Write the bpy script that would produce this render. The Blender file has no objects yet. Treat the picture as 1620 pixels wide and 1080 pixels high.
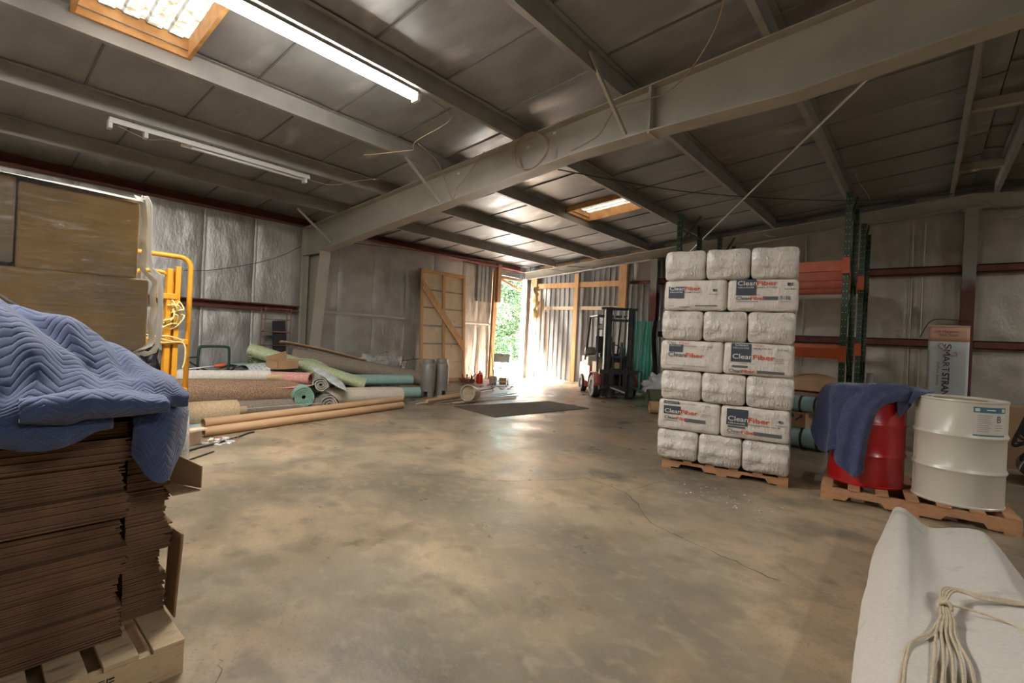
import bpy, bmesh, math, random
from mathutils import Vector, Matrix, Euler, noise as mnoise

# ------------------------------------------------------------------ camera, sky, sun, exposure
SC = bpy.context.scene
COL = SC.collection
CAM_H = 1.36
def make_camera():
    yaw, pitch, roll = math.radians(-40.6), math.radians(-0.05), math.radians(2.73)
    f = Vector((math.sin(yaw)*math.cos(pitch), math.cos(yaw)*math.cos(pitch), math.sin(pitch)))
    r = Vector((math.cos(yaw), -math.sin(yaw), 0)); u = r.cross(f)
    r2 = math.cos(roll)*r + math.sin(roll)*u; u2 = -math.sin(roll)*r + math.cos(roll)*u
    cd = bpy.data.cameras.new('camera'); co = bpy.data.objects.new('camera', cd); COL.objects.link(co)
    m = Matrix((r2, u2, -f)).transposed().to_4x4(); m.translation = (0, 0, CAM_H)
    co.matrix_world = m
    cd.sensor_width = 36; cd.lens = 758/1620*36; cd.shift_y = -7/1620
    cd.clip_start = .05; cd.clip_end = 500
    SC.camera = co
make_camera()

w = bpy.data.worlds.new('sky'); SC.world = w; w.use_nodes = True
_n = w.node_tree.nodes; _bg = _n['Background']
_sky = _n.new('ShaderNodeTexSky'); _sky.sky_type = 'NISHITA'; _sky.sun_disc = False
_sky.sun_elevation = math.radians(47); _sky.sun_rotation = math.radians(-104)
_sky.air_density = 1.6; _sky.dust_density = 4.0; _sky.ozone_density = 1.0
w.node_tree.links.new(_sky.outputs[0], _bg.inputs[0]); _bg.inputs[1].default_value = 2.6
_s = bpy.data.lights.new('sun', 'SUN'); _s.energy = 165.0; _s.angle = math.radians(5); _s.color = (1, .98, .97)
_so = bpy.data.objects.new('sun', _s); COL.objects.link(_so)
_so.rotation_euler = Vector((.52, .17, -.84)).to_track_quat('-Z', 'Y').to_euler()
VS = SC.view_settings
VS.view_transform = 'Standard'; VS.look = 'None'; VS.gamma = 1.0; VS.use_curve_mapping = False
VS.exposure = 0.5
SC.cycles.use_denoising = True
SC.cycles.max_bounces = 7; SC.cycles.diffuse_bounces = 5; SC.cycles.glossy_bounces = 3
SC.cycles.transparent_max_bounces = 12; SC.cycles.caustics_reflective = False; SC.cycles.caustics_refractive = False
SC.cycles.sample_clamp_indirect = 6.0
SC.cycles.use_adaptive_sampling = True; SC.cycles.adaptive_threshold = .02

R = random.Random(7)
# ------------------------------------------------------------------ materials
MATS = {}
def mat(name, c1, c2=None, scale=5.0, rough=.6, metal=0.0, bump=0.0, bscale=40.0, stretch=(1, 1, 1), ramp=(.35, .65),
        coat=0.0, spec=.5, detail=5.0, rough2=None, bdist=.02, bump2=0.0, b2scale=6.0, bstretch=None, c3=None, c3scale=2.0, c3ramp=(.6, .7),
        emit=0.0, alpha=1.0, trans=0.0, coords='Object', sheen=0.0):
    if name in MATS: return MATS[name]
    m = bpy.data.materials.new(name); m.use_nodes = True; MATS[name] = m
    nt = m.node_tree; N = nt.nodes; L = nt.links; b = N['Principled BSDF']
    tc = N.new('ShaderNodeTexCoord')
    def mapping(st):
        mp = N.new('ShaderNodeMapping'); mp.inputs['Scale'].default_value = st; L.new(tc.outputs[coords], mp.inputs[0]); return mp.outputs[0]
    def nz(sc, vec, det=detail):
        t = N.new('ShaderNodeTexNoise'); t.inputs['Scale'].default_value = sc; t.inputs['Detail'].default_value = det; L.new(vec, t.inputs['Vector']); return t.outputs['Fac']
    vec = mapping(stretch)
    b.inputs['Base Color'].default_value = (*c1, 1); b.inputs['Roughness'].default_value = rough; b.inputs['Metallic'].default_value = metal
    b.inputs['Specular IOR Level'].default_value = spec; b.inputs['Coat Weight'].default_value = coat
    b.inputs['Coat Roughness'].default_value = .15; b.inputs['Sheen Weight'].default_value = sheen
    if trans: b.inputs['Transmission Weight'].default_value = trans
    if alpha < 1: b.inputs['Alpha'].default_value = alpha
    if emit: b.inputs['Emission Color'].default_value = (*c1, 1); b.inputs['Emission Strength'].default_value = emit
    if c2 is not None:
        fac = nz(scale, vec)
        rp = N.new('ShaderNodeValToRGB'); rp.color_ramp.elements[0].position = ramp[0]; rp.color_ramp.elements[1].position = ramp[1]
        rp.color_ramp.elements[0].color = (*c1, 1); rp.color_ramp.elements[1].color = (*c2, 1)
        L.new(fac, rp.inputs[0]); out = rp.outputs[0]
        if c3 is not None:
            f3 = nz(c3scale, vec, 3)
            mr = N.new('ShaderNodeMapRange'); mr.inputs[1].default_value = c3ramp[0]; mr.inputs[2].default_value = c3ramp[1]
            L.new(f3, mr.inputs[0]); mx = N.new('ShaderNodeMix'); mx.data_type = 'RGBA'
            L.new(mr.outputs[0], mx.inputs[0]); L.new(out, mx.inputs[6]); mx.inputs[7].default_value = (*c3, 1); out = mx.outputs[2]
        L.new(out, b.inputs['Base Color'])
        if rough2 is not None:
            mr = N.new('ShaderNodeMapRange'); mr.inputs[3].default_value = rough; mr.inputs[4].default_value = rough2
            mr.inputs[1].default_value = .3; mr.inputs[2].default_value = .7
            L.new(fac, mr.inputs[0]); L.new(mr.outputs[0], b.inputs['Roughness'])
    nrm = None
    for st, sc, d in ((bump, bscale, bdist), (bump2, b2scale, bdist*4)):
        if st:
            v2 = mapping(bstretch) if bstretch else vec
            bp = N.new('ShaderNodeBump'); bp.inputs['Strength'].default_value = st; bp.inputs['Distance'].default_value = d
            L.new(nz(sc, v2), bp.inputs['Height'])
            if nrm is not None: L.new(nrm, bp.inputs['Normal'])
            nrm = bp.outputs[0]
    if nrm is not None: L.new(nrm, b.inputs['Normal'])
    return m

# ------------------------------------------------------------------ mesh builder
class MB:
    def __init__(s): s.v = []; s.f = []
    def add(s, vs, fs, M=None):
        o = len(s.v)
        s.v += [tuple(M @ Vector(p)) if M is not None else tuple(p) for p in vs]
        s.f += [tuple(i+o for i in f) for f in fs]; return s
    def box(s, c, d, rz=0.0, M=None):
        x, y, z = d[0]/2, d[1]/2, d[2]/2
        vs = [(-x, -y, -z), (x, -y, -z), (x, y, -z), (-x, y, -z), (-x, -y, z), (x, -y, z), (x, y, z), (-x, y, z)]
        T = Matrix.Translation(c) @ Matrix.Rotation(rz, 4, 'Z')
        if M is not None: T = Matrix.Translation(c) @ M
        return s.add(vs, [(0, 3, 2, 1), (4, 5, 6, 7), (0, 1, 5, 4), (1, 2, 6, 5), (2, 3, 7, 6), (3, 0, 4, 7)], T)
    def bx(s, x0, x1, y0, y1, z0, z1): return s.box(((x0+x1)/2, (y0+y1)/2, (z0+z1)/2), (x1-x0, y1-y0, z1-z0))
    def bar(s, a, b, w, h, up=(0, 0, 1)):
        a, b = Vector(a), Vector(b); d = b-a; L = d.length; d.normalize()
        u = Vector(up); r = d.cross(u)
        if r.length < 1e-4: r = d.cross(Vector((1, 0, 0)))
        r.normalize(); u = r.cross(d)
        M = Matrix((r, d, u)).transposed().to_4x4()
        return s.box((a+b)/2, (w, L, h), M=M)
    def tube(s, path, r, seg=8, caps=True):
        P = [Vector(p) for p in path]; n = len(P); rs = r if isinstance(r, (list, tuple)) else [r]*n
        prev = None; rings = []; o = len(s.v)
        for i, p in enumerate(P):
            t = (P[min(i+1, n-1)]-P[max(i-1, 0)]).normalized()
            if prev is None:
                x = t.orthogonal().normalized()
            else:
                x = (prev - t*prev.dot(t)); x = x.normalized() if x.length > 1e-6 else t.orthogonal().normalized()
            prev = x; y = t.cross(x)
            for k in range(seg):
                a = 2*math.pi*k/seg; s.v.append(tuple(p+(x*math.cos(a)+y*math.sin(a))*rs[i]))
        for i in range(n-1):
            for k in range(seg):
                a = o+i*seg+k; b = o+i*seg+(k+1) % seg; s.f.append((a, b, b+seg, a+seg))
        if caps:
            s.f.append(tuple(o+k for k in range(seg))[::-1]); s.f.append(tuple(o+(n-1)*seg+k for k in range(seg)))
        return s
    def cyl(s, a, b, r, seg=20): return s.tube([a, b], r, seg)
    def lathe(s, prof, seg=32, c=(0, 0, 0), M=None):
        vs = []; fs = []; n = len(prof)
        for k in range(seg):
            a = 2*math.pi*k/seg
            for (r, z) in prof: vs.append((c[0]+r*math.cos(a), c[1]+r*math.sin(a), c[2]+z))
        for k in range(seg):
            k2 = (k+1) % seg
            for i in range(n-1): fs.append((k*n+i, k2*n+i, k2*n+i+1, k*n+i+1))
        return s.add(vs, fs, M)
    def grid(s, fn, nu, nv, closed_u=False):
        o = len(s.v)
        for i in range(nu):
            for j in range(nv): s.v.append(tuple(fn(i/(nu if closed_u else nu-1), j/(nv-1))))
        for i in range(nu if closed_u else nu-1):
            i2 = (i+1) % nu
            for j in range(nv-1): s.f.append((o+i*nv+j, o+i2*nv+j, o+i2*nv+j+1, o+i*nv+j+1))
        return s
    def prism(s, poly, y0, y1, M=None):
        # poly in (x, z), extruded along y
        n = len(poly)
        vs = [(p[0], y0, p[1]) for p in poly]+[(p[0], y1, p[1]) for p in poly]
        fs = [tuple(range(n)), tuple(range(2*n-1, n-1, -1))]+[(i, i+n, (i+1) % n+n, (i+1) % n) for i in range(n)]
        return s.add(vs, fs, M)
    def build(s, name, m, parent=None, smooth=False, bevel=0.0, thick=0.0, sub=0, loc=None, rot=None):
        me = bpy.data.meshes.new(name); me.from_pydata(s.v, [], s.f); me.update()
        if m is not None: me.materials.append(m)
        bm = bmesh.new(); bm.from_mesh(me); bmesh.ops.recalc_face_normals(bm, faces=bm.faces); bm.to_mesh(me); bm.free()
        o = bpy.data.objects.new(name, me); COL.objects.link(o)
        if smooth:
            for p in me.polygons: p.use_smooth = True
            if smooth == 'auto':
                bmx = bmesh.new(); bmx.from_mesh(me)
                for e in bmx.edges:
                    if len(e.link_faces) == 2 and e.calc_face_angle(0) > .6: e.smooth = False
                bmx.to_mesh(me); bmx.free()
        if parent is not None: o.parent = parent
        if loc is not None: o.location = loc
        if rot is not None: o.rotation_euler = rot
        if bevel: md = o.modifiers.new('bevel', 'BEVEL'); md.width = bevel; md.segments = 2; md.limit_method = 'ANGLE'
        if thick: md = o.modifiers.new('solid', 'SOLIDIFY'); md.thickness = thick; md.offset = 0
        if sub: md = o.modifiers.new('sub', 'SUBSURF'); md.levels = sub; md.render_levels = sub
        return o
def tag(o, label=None, cat=None, group=None, kind=None):
    if label: o['label'] = label
    if cat: o['category'] = cat
    if group: o['group'] = group
    if kind: o['kind'] = kind
    return o
def thing(name, label, cat, loc=(0, 0, 0), rz=0.0, group=None, kind=None, rot=None):
    o = bpy.data.objects.new(name, None); COL.objects.link(o); o.location = loc
    o.rotation_euler = rot if rot is not None else (0, 0, rz); o.empty_display_size = .1
    return tag(o, label, cat, group, kind)
def copy_tree(o, parent=None):
    c = o.copy(); COL.objects.link(c); c.parent = parent
    for ch in list(o.children): copy_tree(ch, c)
    return c
def text_mb(txt, h, align='LEFT', ital=0.0, width=None, depth=.0, bold=0.0):
    """lettering as flat mesh in the x-z plane facing -y; cap height h"""
    cu = bpy.data.curves.new('t', 'FONT'); cu.body = txt; cu.size = 1; cu.align_x = align; cu.shear = ital; cu.offset = bold
    cu.resolution_u = 3
    o = bpy.data.objects.new('t', cu); COL.objects.link(o)
    dg = bpy.context.evaluated_depsgraph_get(); dg.update()
    me = bpy.data.meshes.new_from_object(o.evaluated_get(dg))
    xs = [v.co.x for v in me.vertices]; wd = (max(xs)-min(xs)) if xs else 1
    k = h/.69; kx = width/wd if width else k; x0 = min(xs) if (xs and align == 'LEFT') else 0
    mb = MB(); mb.v = [((v.co.x-x0)*kx, 0, v.co.y*k) for v in me.vertices]; mb.f = [tuple(p.vertices) for p in me.polygons]
    bpy.data.objects.remove(o); bpy.data.curves.remove(cu); bpy.data.meshes.remove(me)
    return mb
def shift(mb, dx, dy, dz):
    mb.v = [(a+dx, b+dy, c+dz) for a, b, c in mb.v]; return mb
def fbm(p, s, seed=0.0):
    return mnoise.fractal(Vector((p[0]*s+seed, p[1]*s+seed*1.7, p[2]*s-seed)), 1.0, 2.0, 4)
def spline(pts, n=8):
    P = [Vector(p) for p in pts]; out = []
    for i in range(len(P)-1):
        p0 = P[max(i-1, 0)]; p1 = P[i]; p2 = P[i+1]; p3 = P[min(i+2, len(P)-1)]
        for k in range(n):
            t = k/n; out.append(.5*((2*p1)+(p2-p0)*t+(2*p0-5*p1+4*p2-p3)*t*t+(3*p1-p0-3*p2+p3)*t**3))
    out.append(P[-1]); return out
# ------------------------------------------------------------------ palette
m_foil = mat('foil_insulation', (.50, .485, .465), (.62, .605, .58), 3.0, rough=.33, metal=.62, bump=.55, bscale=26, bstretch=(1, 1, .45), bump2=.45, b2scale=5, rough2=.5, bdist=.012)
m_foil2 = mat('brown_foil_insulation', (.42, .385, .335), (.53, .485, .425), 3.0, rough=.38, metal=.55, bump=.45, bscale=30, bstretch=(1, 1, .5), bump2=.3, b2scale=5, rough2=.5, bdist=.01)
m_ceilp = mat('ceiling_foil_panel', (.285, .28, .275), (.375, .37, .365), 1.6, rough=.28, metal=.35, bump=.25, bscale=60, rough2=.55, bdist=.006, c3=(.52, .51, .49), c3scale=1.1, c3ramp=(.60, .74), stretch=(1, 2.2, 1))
m_seam = mat('foil_seam_tape', (.62, .6, .57), rough=.4, metal=.5, bump=.5, bscale=60)
m_dirtyseam = mat('dark_panel_joint', (.16, .155, .15), rough=.6)
m_steel = mat('grey_primer_steel', (.30, .285, .26), (.36, .34, .315), 4, rough=.5, metal=.2, bump=.05, bscale=80)
m_beam = mat('tan_grey_painted_steel', (.38, .35, .285), (.44, .405, .335), 2.5, rough=.5, metal=.1, bump=.03, bscale=60, c3=(.30, .27, .215), c3scale=1.3, c3ramp=(.62, .8))
m_lsteel = mat('light_grey_painted_steel', (.42, .41, .38), (.5, .49, .46), 4, rough=.5, metal=.15)
m_redsteel = mat('red_oxide_steel', (.13, .035, .028), (.185, .055, .04), 5, rough=.55, metal=.1)
m_corr = mat('galvanised_sheet', (.36, .38, .41), (.46, .48, .51), 3, rough=.42, metal=.55)
m_teal = mat('teal_painted_sheet', (.10, .42, .37), (.14, .50, .44), 3, rough=.4, metal=.2)
m_wood = mat('construction_lumber', (.58, .33, .15), (.69, .44, .23), 3, rough=.7, stretch=(6, 6, 1), bump=.15, bscale=40)
m_wood2 = mat('weathered_lumber', (.33, .20, .12), (.44, .29, .18), 3, rough=.75, stretch=(6, 6, 1), bump=.2, bscale=40)
m_palew = mat('pale_new_lumber', (.62, .46, .33), (.72, .57, .43), 3, rough=.7, stretch=(6, 6, 1), bump=.1)
m_osb = mat('pale_plywood', (.74, .60, .42), (.80, .68, .50), 5, rough=.75, bump=.15, bscale=25, c3=(.80, .66, .45), c3scale=4)
m_orangew = mat('orange_skylight_timber', (.52, .25, .08), (.68, .38, .15), 6, rough=.6, bump=.2, bscale=50)
m_white = mat('white_enamel', (.72, .71, .68), rough=.35)
m_black = mat('black_rubber', (.018, .018, .018), (.03, .03, .03), 8, rough=.65)
m_dark = mat('dark_painted_steel', (.04, .04, .042), (.07, .07, .07), 5, rough=.45, metal=.3)
m_carton = mat('carton_board', (.36, .215, .115), (.42, .26, .145), 4, rough=.8, bump=.05)
m_darkcart = mat('stacked_cardboard', (.15, .078, .04), (.22, .12, .064), 6, rough=.85, bump=.35, bscale=120, bstretch=(1, 1, 4), bdist=.006)
m_pallet = mat('pallet_wood', (.60, .44, .26), (.70, .54, .35), 3, rough=.75, bump=.25, bscale=50, stretch=(3, 8, 8), c3=(.26, .18, .12), c3scale=3, c3ramp=(.55, .75))
m_redpallet = mat('red_brown_pallet_wood', (.40, .19, .085), (.5, .27, .14), 3, rough=.75, bump=.25, bscale=50, stretch=(3, 8, 8), c3=(.28, .14, .08), c3scale=3, c3ramp=(.55, .75))
m_wire = mat('tan_cable', (.34, .235, .14), rough=.6)
m_dwire = mat('dark_cable', (.06, .05, .045), rough=.6)

def zr(x):                      # underside of roof
    RX = .62
    d = x if x <= RX else 2*RX-x
    return 3.73+.0862*(d+10.1)

# ------------------------------------------------------------------ floor
def floor_material():
    m = bpy.data.materials.new('worn_concrete'); m.use_nodes = True
    nt = m.node_tree; N = nt.nodes; L = nt.links; b = N['Principled BSDF']
    tc = N.new('ShaderNodeTexCoord')
    def nz(sc, det=6, st=(1, 1, 1), dist=0.0):
        mp = N.new('ShaderNodeMapping'); mp.inputs['Scale'].default_value = st; mp.inputs['Rotation'].default_value = (0, 0, .6); L.new(tc.outputs['Object'], mp.inputs[0])
        t = N.new('ShaderNodeTexNoise'); t.inputs['Scale'].default_value = sc; t.inputs['Detail'].default_value = det; t.inputs['Distortion'].default_value = dist
        L.new(mp.outputs[0], t.inputs['Vector']); return t.outputs['Fac']
    def rng(f, a, b_, lo=0, hi=1):
        r = N.new('ShaderNodeMapRange'); r.inputs[1].default_value = a; r.inputs[2].default_value = b_; r.inputs[3].default_value = lo; r.inputs[4].default_value = hi
        L.new(f, r.inputs[0]); return r.outputs[0]
    def mix(f, a, b_):
        x = N.new('ShaderNodeMix'); x.data_type = 'RGBA'; L.new(f, x.inputs[0])
        for k, c in ((6, a), (7, b_)):
            if isinstance(c, tuple): x.inputs[k].default_value = (*c, 1)
            else: L.new(c, x.inputs[k])
        return x.outputs[2]
    c = mix(rng(nz(.9, 8), .35, .65), (.40, .285, .175), (.46, .35, .23))
    c = mix(rng(nz(.8, 10, (1, 1.3, 1), .2), .45, .62), c, (.295, .24, .165))
    c = mix(rng(nz(2.6, 10, (1, 1.8, 1), .1), .48, .74), c, (.235, .185, .12))
    c = mix(rng(nz(.55, 10, (1, 1, 1), .1), .47, .66), c, (.165, .14, .10))
    c = mix(rng(nz(5.5, 9, (1, 1, 1), .1), .54, .82), c, (.16, .125, .088))
    c = mix(rng(nz(9, 9, (1, 1.3, 1)), .52, .9), c, (.42, .335, .23))
    c = mix(rng(nz(60, 5), .56, .72), c, (.25, .20, .14))
    c = mix(rng(nz(1.9, 9), .55, .70), c, (.20, .165, .115))
    c = mix(rng(nz(1.4, 5), .6, .8), c, (.38, .25, .15))
    c = mix(rng(nz(38, 4), .68, .8), c, (.14, .11, .08))
    L.new(c, b.inputs['Base Color'])
    L.new(rng(nz(1.7, 7), .3, .7, .22, .5), b.inputs['Roughness'])
    bp = N.new('ShaderNodeBump'); bp.inputs['Strength'].default_value = .18; bp.inputs['Distance'].default_value = .01
    L.new(nz(30, 8), bp.inputs['Height']); bp2 = N.new('ShaderNodeBump'); bp2.inputs['Strength'].default_value = .15; bp2.inputs['Distance'].default_value = .03
    L.new(nz(3, 3), bp2.inputs['Height']); L.new(bp.outputs[0], bp2.inputs['Normal']); L.new(bp2.outputs[0], b.inputs['Normal'])
    b.inputs['Specular IOR Level'].default_value = .45
    return m
m_floor = floor_material()
XL, XR, YB, YE = -10.5, 11.7, -7.0, 12.75
flo = MB().bx(XL, XR, YB, YE, -.15, 0).build('floor', m_floor); tag(flo, 'worn tan concrete floor with stains and hairline cracks', 'floor', kind='structure')
m_crack = mat('floor_crack', (.10, .075, .05), rough=.9)
def crack(pts, wd):
    P = spline(pts, 7); v = []
    for i, p in enumerate(P):
        t = (P[min(i+1, len(P)-1)]-P[max(i-1, 0)]).normalized(); n = Vector((-t.y, t.x, 0))
        j = Vector((R.uniform(-.014, .014), R.uniform(-.014, .014), 0)); ww = wd*R.uniform(.35, 1.2)
        v += [p+j-n*ww+Vector((0, 0, .0008)), p+j+n*ww+Vector((0, 0, .0008))]
    mb = MB(); mb.v = [tuple(q) for q in v]; mb.f = [(2*i, 2*i+1, 2*i+3, 2*i+2) for i in range(len(P)-1)]
    mb.build('crack', m_crack, flo)
crack([(-3.9, 2.6, 0), (-3.45, 3.1, 0), (-3.0, 3.35, 0), (-2.6, 3.9, 0), (-2.5, 4.1, 0)], .004)
crack([(-2.5, 4.1, 0), (-2.0, 4.0, 0), (-1.5, 3.5, 0), (-1.1, 3.35, 0), (-.6, 3.2, 0)], .005)
crack([(-2.0, 4.0, 0), (-1.9, 4.6, 0), (-1.6, 5.0, 0)], .0035)
crack([(-2.12, .75, 0), (-1.95, .68, 0), (-1.85, .6, 0), (-1.8, .45, 0)], .002)
grd = MB().bx(-60, XL, -40, 70, -.16, -.02).build('ground', mat('pale_gravel', (.60, .57, .50), (.70, .67, .6), 6, rough=.9, bump=.4, bscale=30))
tag(grd, 'pale gravel yard outside the open side door', 'ground', kind='structure')

# ------------------------------------------------------------------ roof and ceiling panels
SKY1 = (-5.80, -4.38, .58, 1.50); SKY2 = (-5.80, -4.38, 8.30, 9.22)
def roof():
    mb = MB(); RX = .62
    def slab(x0, x1, y0, y1):
        z0, z1 = zr(x0)+.07, zr(x1)+.07
        vs = [(x0, y0, z0), (x1, y0, z1), (x1, y1, z1), (x0, y1, z0)]
        vs += [(a, b, c+.05) for a, b, c in vs]
        mb.add(vs, [(0, 3, 2, 1), (4, 5, 6, 7), (0, 1, 5, 4), (1, 2, 6, 5), (2, 3, 7, 6), (3, 0, 4, 7)])
    x0, x1 = SKY1[0], SKY1[1]
    slab(XL-.4, x0, YB-.2, YE+.3); slab(x1, RX, YB-.2, YE+.3); slab(RX, XR+.4, YB-.2, YE+.3)
    ys = [YB-.2, SKY1[2], SKY1[3], SKY2[2], SKY2[3], YE+.3]
    for i in (0, 2, 4): slab(x0, x1, ys[i], ys[i+1])
    return mb.build('ceiling', mat('roof_sheet', (.3, .3, .3), rough=.6))
cei = tag(roof(), 'dark foil faced insulated roof lining between steel purlins', 'ceiling', kind='structure')
PUR = [-8.98, -7.41, -5.87, -4.33, -2.76, -1.25, .28]
def ceiling_panels():
    xs = [-10.42]+[p+.06 for p in PUR]+[.62]
    gaps = [(xs[i], xs[i+1]) for i in range(len(xs)-2)]
    gaps += [(xs[-2], .62), (.62, 2.53), (2.53, 4.1), (4.1, 5.65), (5.65, 7.2), (7.2, 8.8), (8.8, 11.6)]
    offs = [.35, .62, .2, .5, .0, .8, .4, .4, .1, .3, .6, .2, .5]
    step = .965
    for gi, (a, b) in enumerate(gaps):
        y = YB-step+offs[gi % len(offs)]
        cuts = []
        while y < YE: cuts.append(y); y += step*R.uniform(.94, 1.06)
        cuts.append(YE)
        segs = []
        for c0, c1 in zip(cuts, cuts[1:]): segs.append((max(c0, YB), min(c1, YE)))
        if a < -5 and b > -5:
            new = []
            for (c0, c1) in segs:
                parts = [(c0, c1)]
                for S in (SKY1, SKY2):
                    np_ = []
                    for (p0, p1) in parts:
                        if p1 <= S[2] or p0 >= S[3]: np_.append((p0, p1))
                        else:
                            if p0 < S[2]: np_.append((p0, S[2]))
                            if p1 > S[3]: np_.append((S[3], p1))
                    parts = np_
                new += [p for p in parts if p[1]-p[0] > .03]
            segs = new
        for (c0, c1) in segs:
            if c1-c0 < .02: continue
            g = .006; nx, ny = 7, 5; sag = R.uniform(.004, .022); tl = R.uniform(-.006, .006); sd = R.uniform(0, 50)
            def fn(u, v):
                x = a+g+(b-a-2*g)*u; yy = c0+g+(c1-c0-2*g)*v
                return (x, yy, zr(x)+.015-sag*4*u*(1-u)*(.4+2.4*v*(1-v))+tl*(v-.5)+.004*fbm((x, yy, 0), 2.0, sd))
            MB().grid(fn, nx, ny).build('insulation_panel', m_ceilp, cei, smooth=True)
            # joint strip between neighbouring boards
            if c0 > YB+.1: MB().add([(a, c0-.009, zr(a)-.006), (b, c0-.009, zr(b)-.006), (b, c0+.009, zr(b)-.006), (a, c0+.009, zr(a)-.006),
                            (a, c0-.008, zr(a)+.02), (b, c0-.008, zr(b)+.02), (b, c0+.008, zr(b)+.02), (a, c0+.008, zr(a)+.02)],
                           [(0, 3, 2, 1), (4, 5, 6, 7), (0, 1, 5, 4), (1, 2, 6, 5), (2, 3, 7, 6), (3, 0, 4, 7)]).build('joint_strip', m_dirtyseam if R.random() < .75 else m_steel, cei)
ceiling_panels()

def purlin(x, mirror=False, label=''):
    zb = zr(x+.065)-.205; zt = zb+.205; t = .005; k = -1 if mirror else 1
    P = [(0, zb+.02), (0, zb), (.065, zb), (.065, zt-t), (.125, zt-t), (.125, zt), (.065-t, zt), (.065-t, zb+t), (t, zb+t), (t, zb+.02)]
    P = [(x+k*p[0], p[1]) for p in P]
    return tag(MB().prism(P, YB, 12.36).build('roof_purlin', m_steel), label, 'purlin', 'roof purlins', 'structure')
PL = ['steel roof purlin nearest the foil side wall', 'steel roof purlin carrying the unlit light fixture', 'bright steel purlin running under the edge of the front skylight',
      'dark steel purlin beside the glowing tube light', 'dark steel purlin with a diagonal brace beyond the cable loop', 'steel purlin meeting the end frame above the bag stack', 'pale steel purlin next to the roof ridge']
for x, l in zip(PUR, PL): purlin(x, False, l)
for i, x in enumerate((.96, 2.49, 4.0, 5.57, 7.11, 8.65)): purlin(x, True, ['pale steel purlin just past the roof ridge', 'steel purlin second past the ridge', 'steel purlin third past the ridge', 'steel purlin fourth past the ridge', 'steel purlin fifth past the ridge', 'steel purlin sixth past the ridge'][i])
for i, y in enumerate((8.3, 10.9)):
    o = MB().bx(.36, .88, y-.05, y+.05, zr(.6)-.18, zr(.6)-.06).build('ridge_strut', m_beam)
    tag(o, ['short steel strut between the ridge purlins, nearer one', 'short steel strut between the ridge purlins, farther one'][i], 'strut', 'ridge struts', 'structure')

def skylight(S, label):
    x0, x1, y0, y1 = S
    t = thing('skylight', label, 'skylight', group='roof skylights')
    for (a, b) in (((x0, y0), (x1, y0)), ((x1, y0), (x1, y1)), ((x1, y1), (x0, y1)), ((x0, y1), (x0, y0))):
        mb = MB(); dx, dy = b[0]-a[0], b[1]-a[1]; L = math.hypot(dx, dy); nx, ny = -dy/L*.035, dx/L*.035
        za, zb = zr(a[0]), zr(b[0])
        vs = [(a[0], a[1], za-.075), (b[0], b[1], zb-.075), (b[0]+nx, b[1]+ny, zb-.075), (a[0]+nx, a[1]+ny, za-.075)]
        vs += [(p[0], p[1], q+.13) for p, q in zip(vs, (za, zb, zb, za))]
        mb.add(vs, [(0, 3, 2, 1), (4, 5, 6, 7), (0, 1, 5, 4), (1, 2, 6, 5), (2, 3, 7, 6), (3, 0, 4, 7)]).build('frame_board', m_orangew, t)
    m = MATS.get('fibreglass_skylight')
    if m is None:
        m = bpy.data.materials.new('fibreglass_skylight'); m.use_nodes = True; MATS['fibreglass_skylight'] = m
        nt = m.node_tree; N = nt.nodes; N.remove(N['Principled BSDF'])
        tr = N.new('ShaderNodeBsdfTranslucent'); df = N.new('ShaderNodeBsdfDiffuse'); mx = N.new('ShaderNodeMixShader'); mx.inputs[0].default_value = .15
        tc = N.new('ShaderNodeTexCoord'); nz = N.new('ShaderNodeTexNoise'); nz.inputs['Scale'].default_value = 13; nz.inputs['Detail'].default_value = 7
        rp = N.new('ShaderNodeValToRGB'); rp.color_ramp.elements[0].color = (.011, .009, .0055, 1); rp.color_ramp.elements[1].color = (.026, .0245, .021, 1)
        rp.color_ramp.elements[0].position = .34; rp.color_ramp.elements[1].position = .56
        nt.links.new(tc.outputs['Object'], nz.inputs[0]); nt.links.new(nz.outputs[0], rp.inputs[0]); nt.links.new(rp.outputs[0], tr.inputs[0]); df.inputs[0].default_value = (.5, .48, .42, 1)
        nt.links.new(tr.outputs[0], mx.inputs[1]); nt.links.new(df.outputs[0], mx.inputs[2]); nt.links.new(mx.outputs[0], N['Material Output'].inputs[0])
    # ribbed translucent sheet, ribs running up the slope
    pts = []; y = y0+.02; prof = []
    while y < y1-.02:
        prof += [(y, .09), (y+.10, .09), (y+.115, .115), (y+.15, .115), (y+.165, .09)]; y += .178
    prof = [p for p in prof if p[0] < y1-.01]+[(y1-.01, .09)]
    mb = MB(); n = len(prof)
    for x in (x0+.01, x1-.01):
        for (yy, h) in prof: mb.v.append((x, yy, zr(x)+h))
    mb.f = [(i, i+1, n+i+1, n+i) for i in range(n-1)]
    mb.build('translucent_sheet', m, t)
skylight(SKY1, 'timber framed translucent skylight glowing at the upper left corner')
skylight(SKY2, 'timber framed translucent skylight beyond the main beam')

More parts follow.
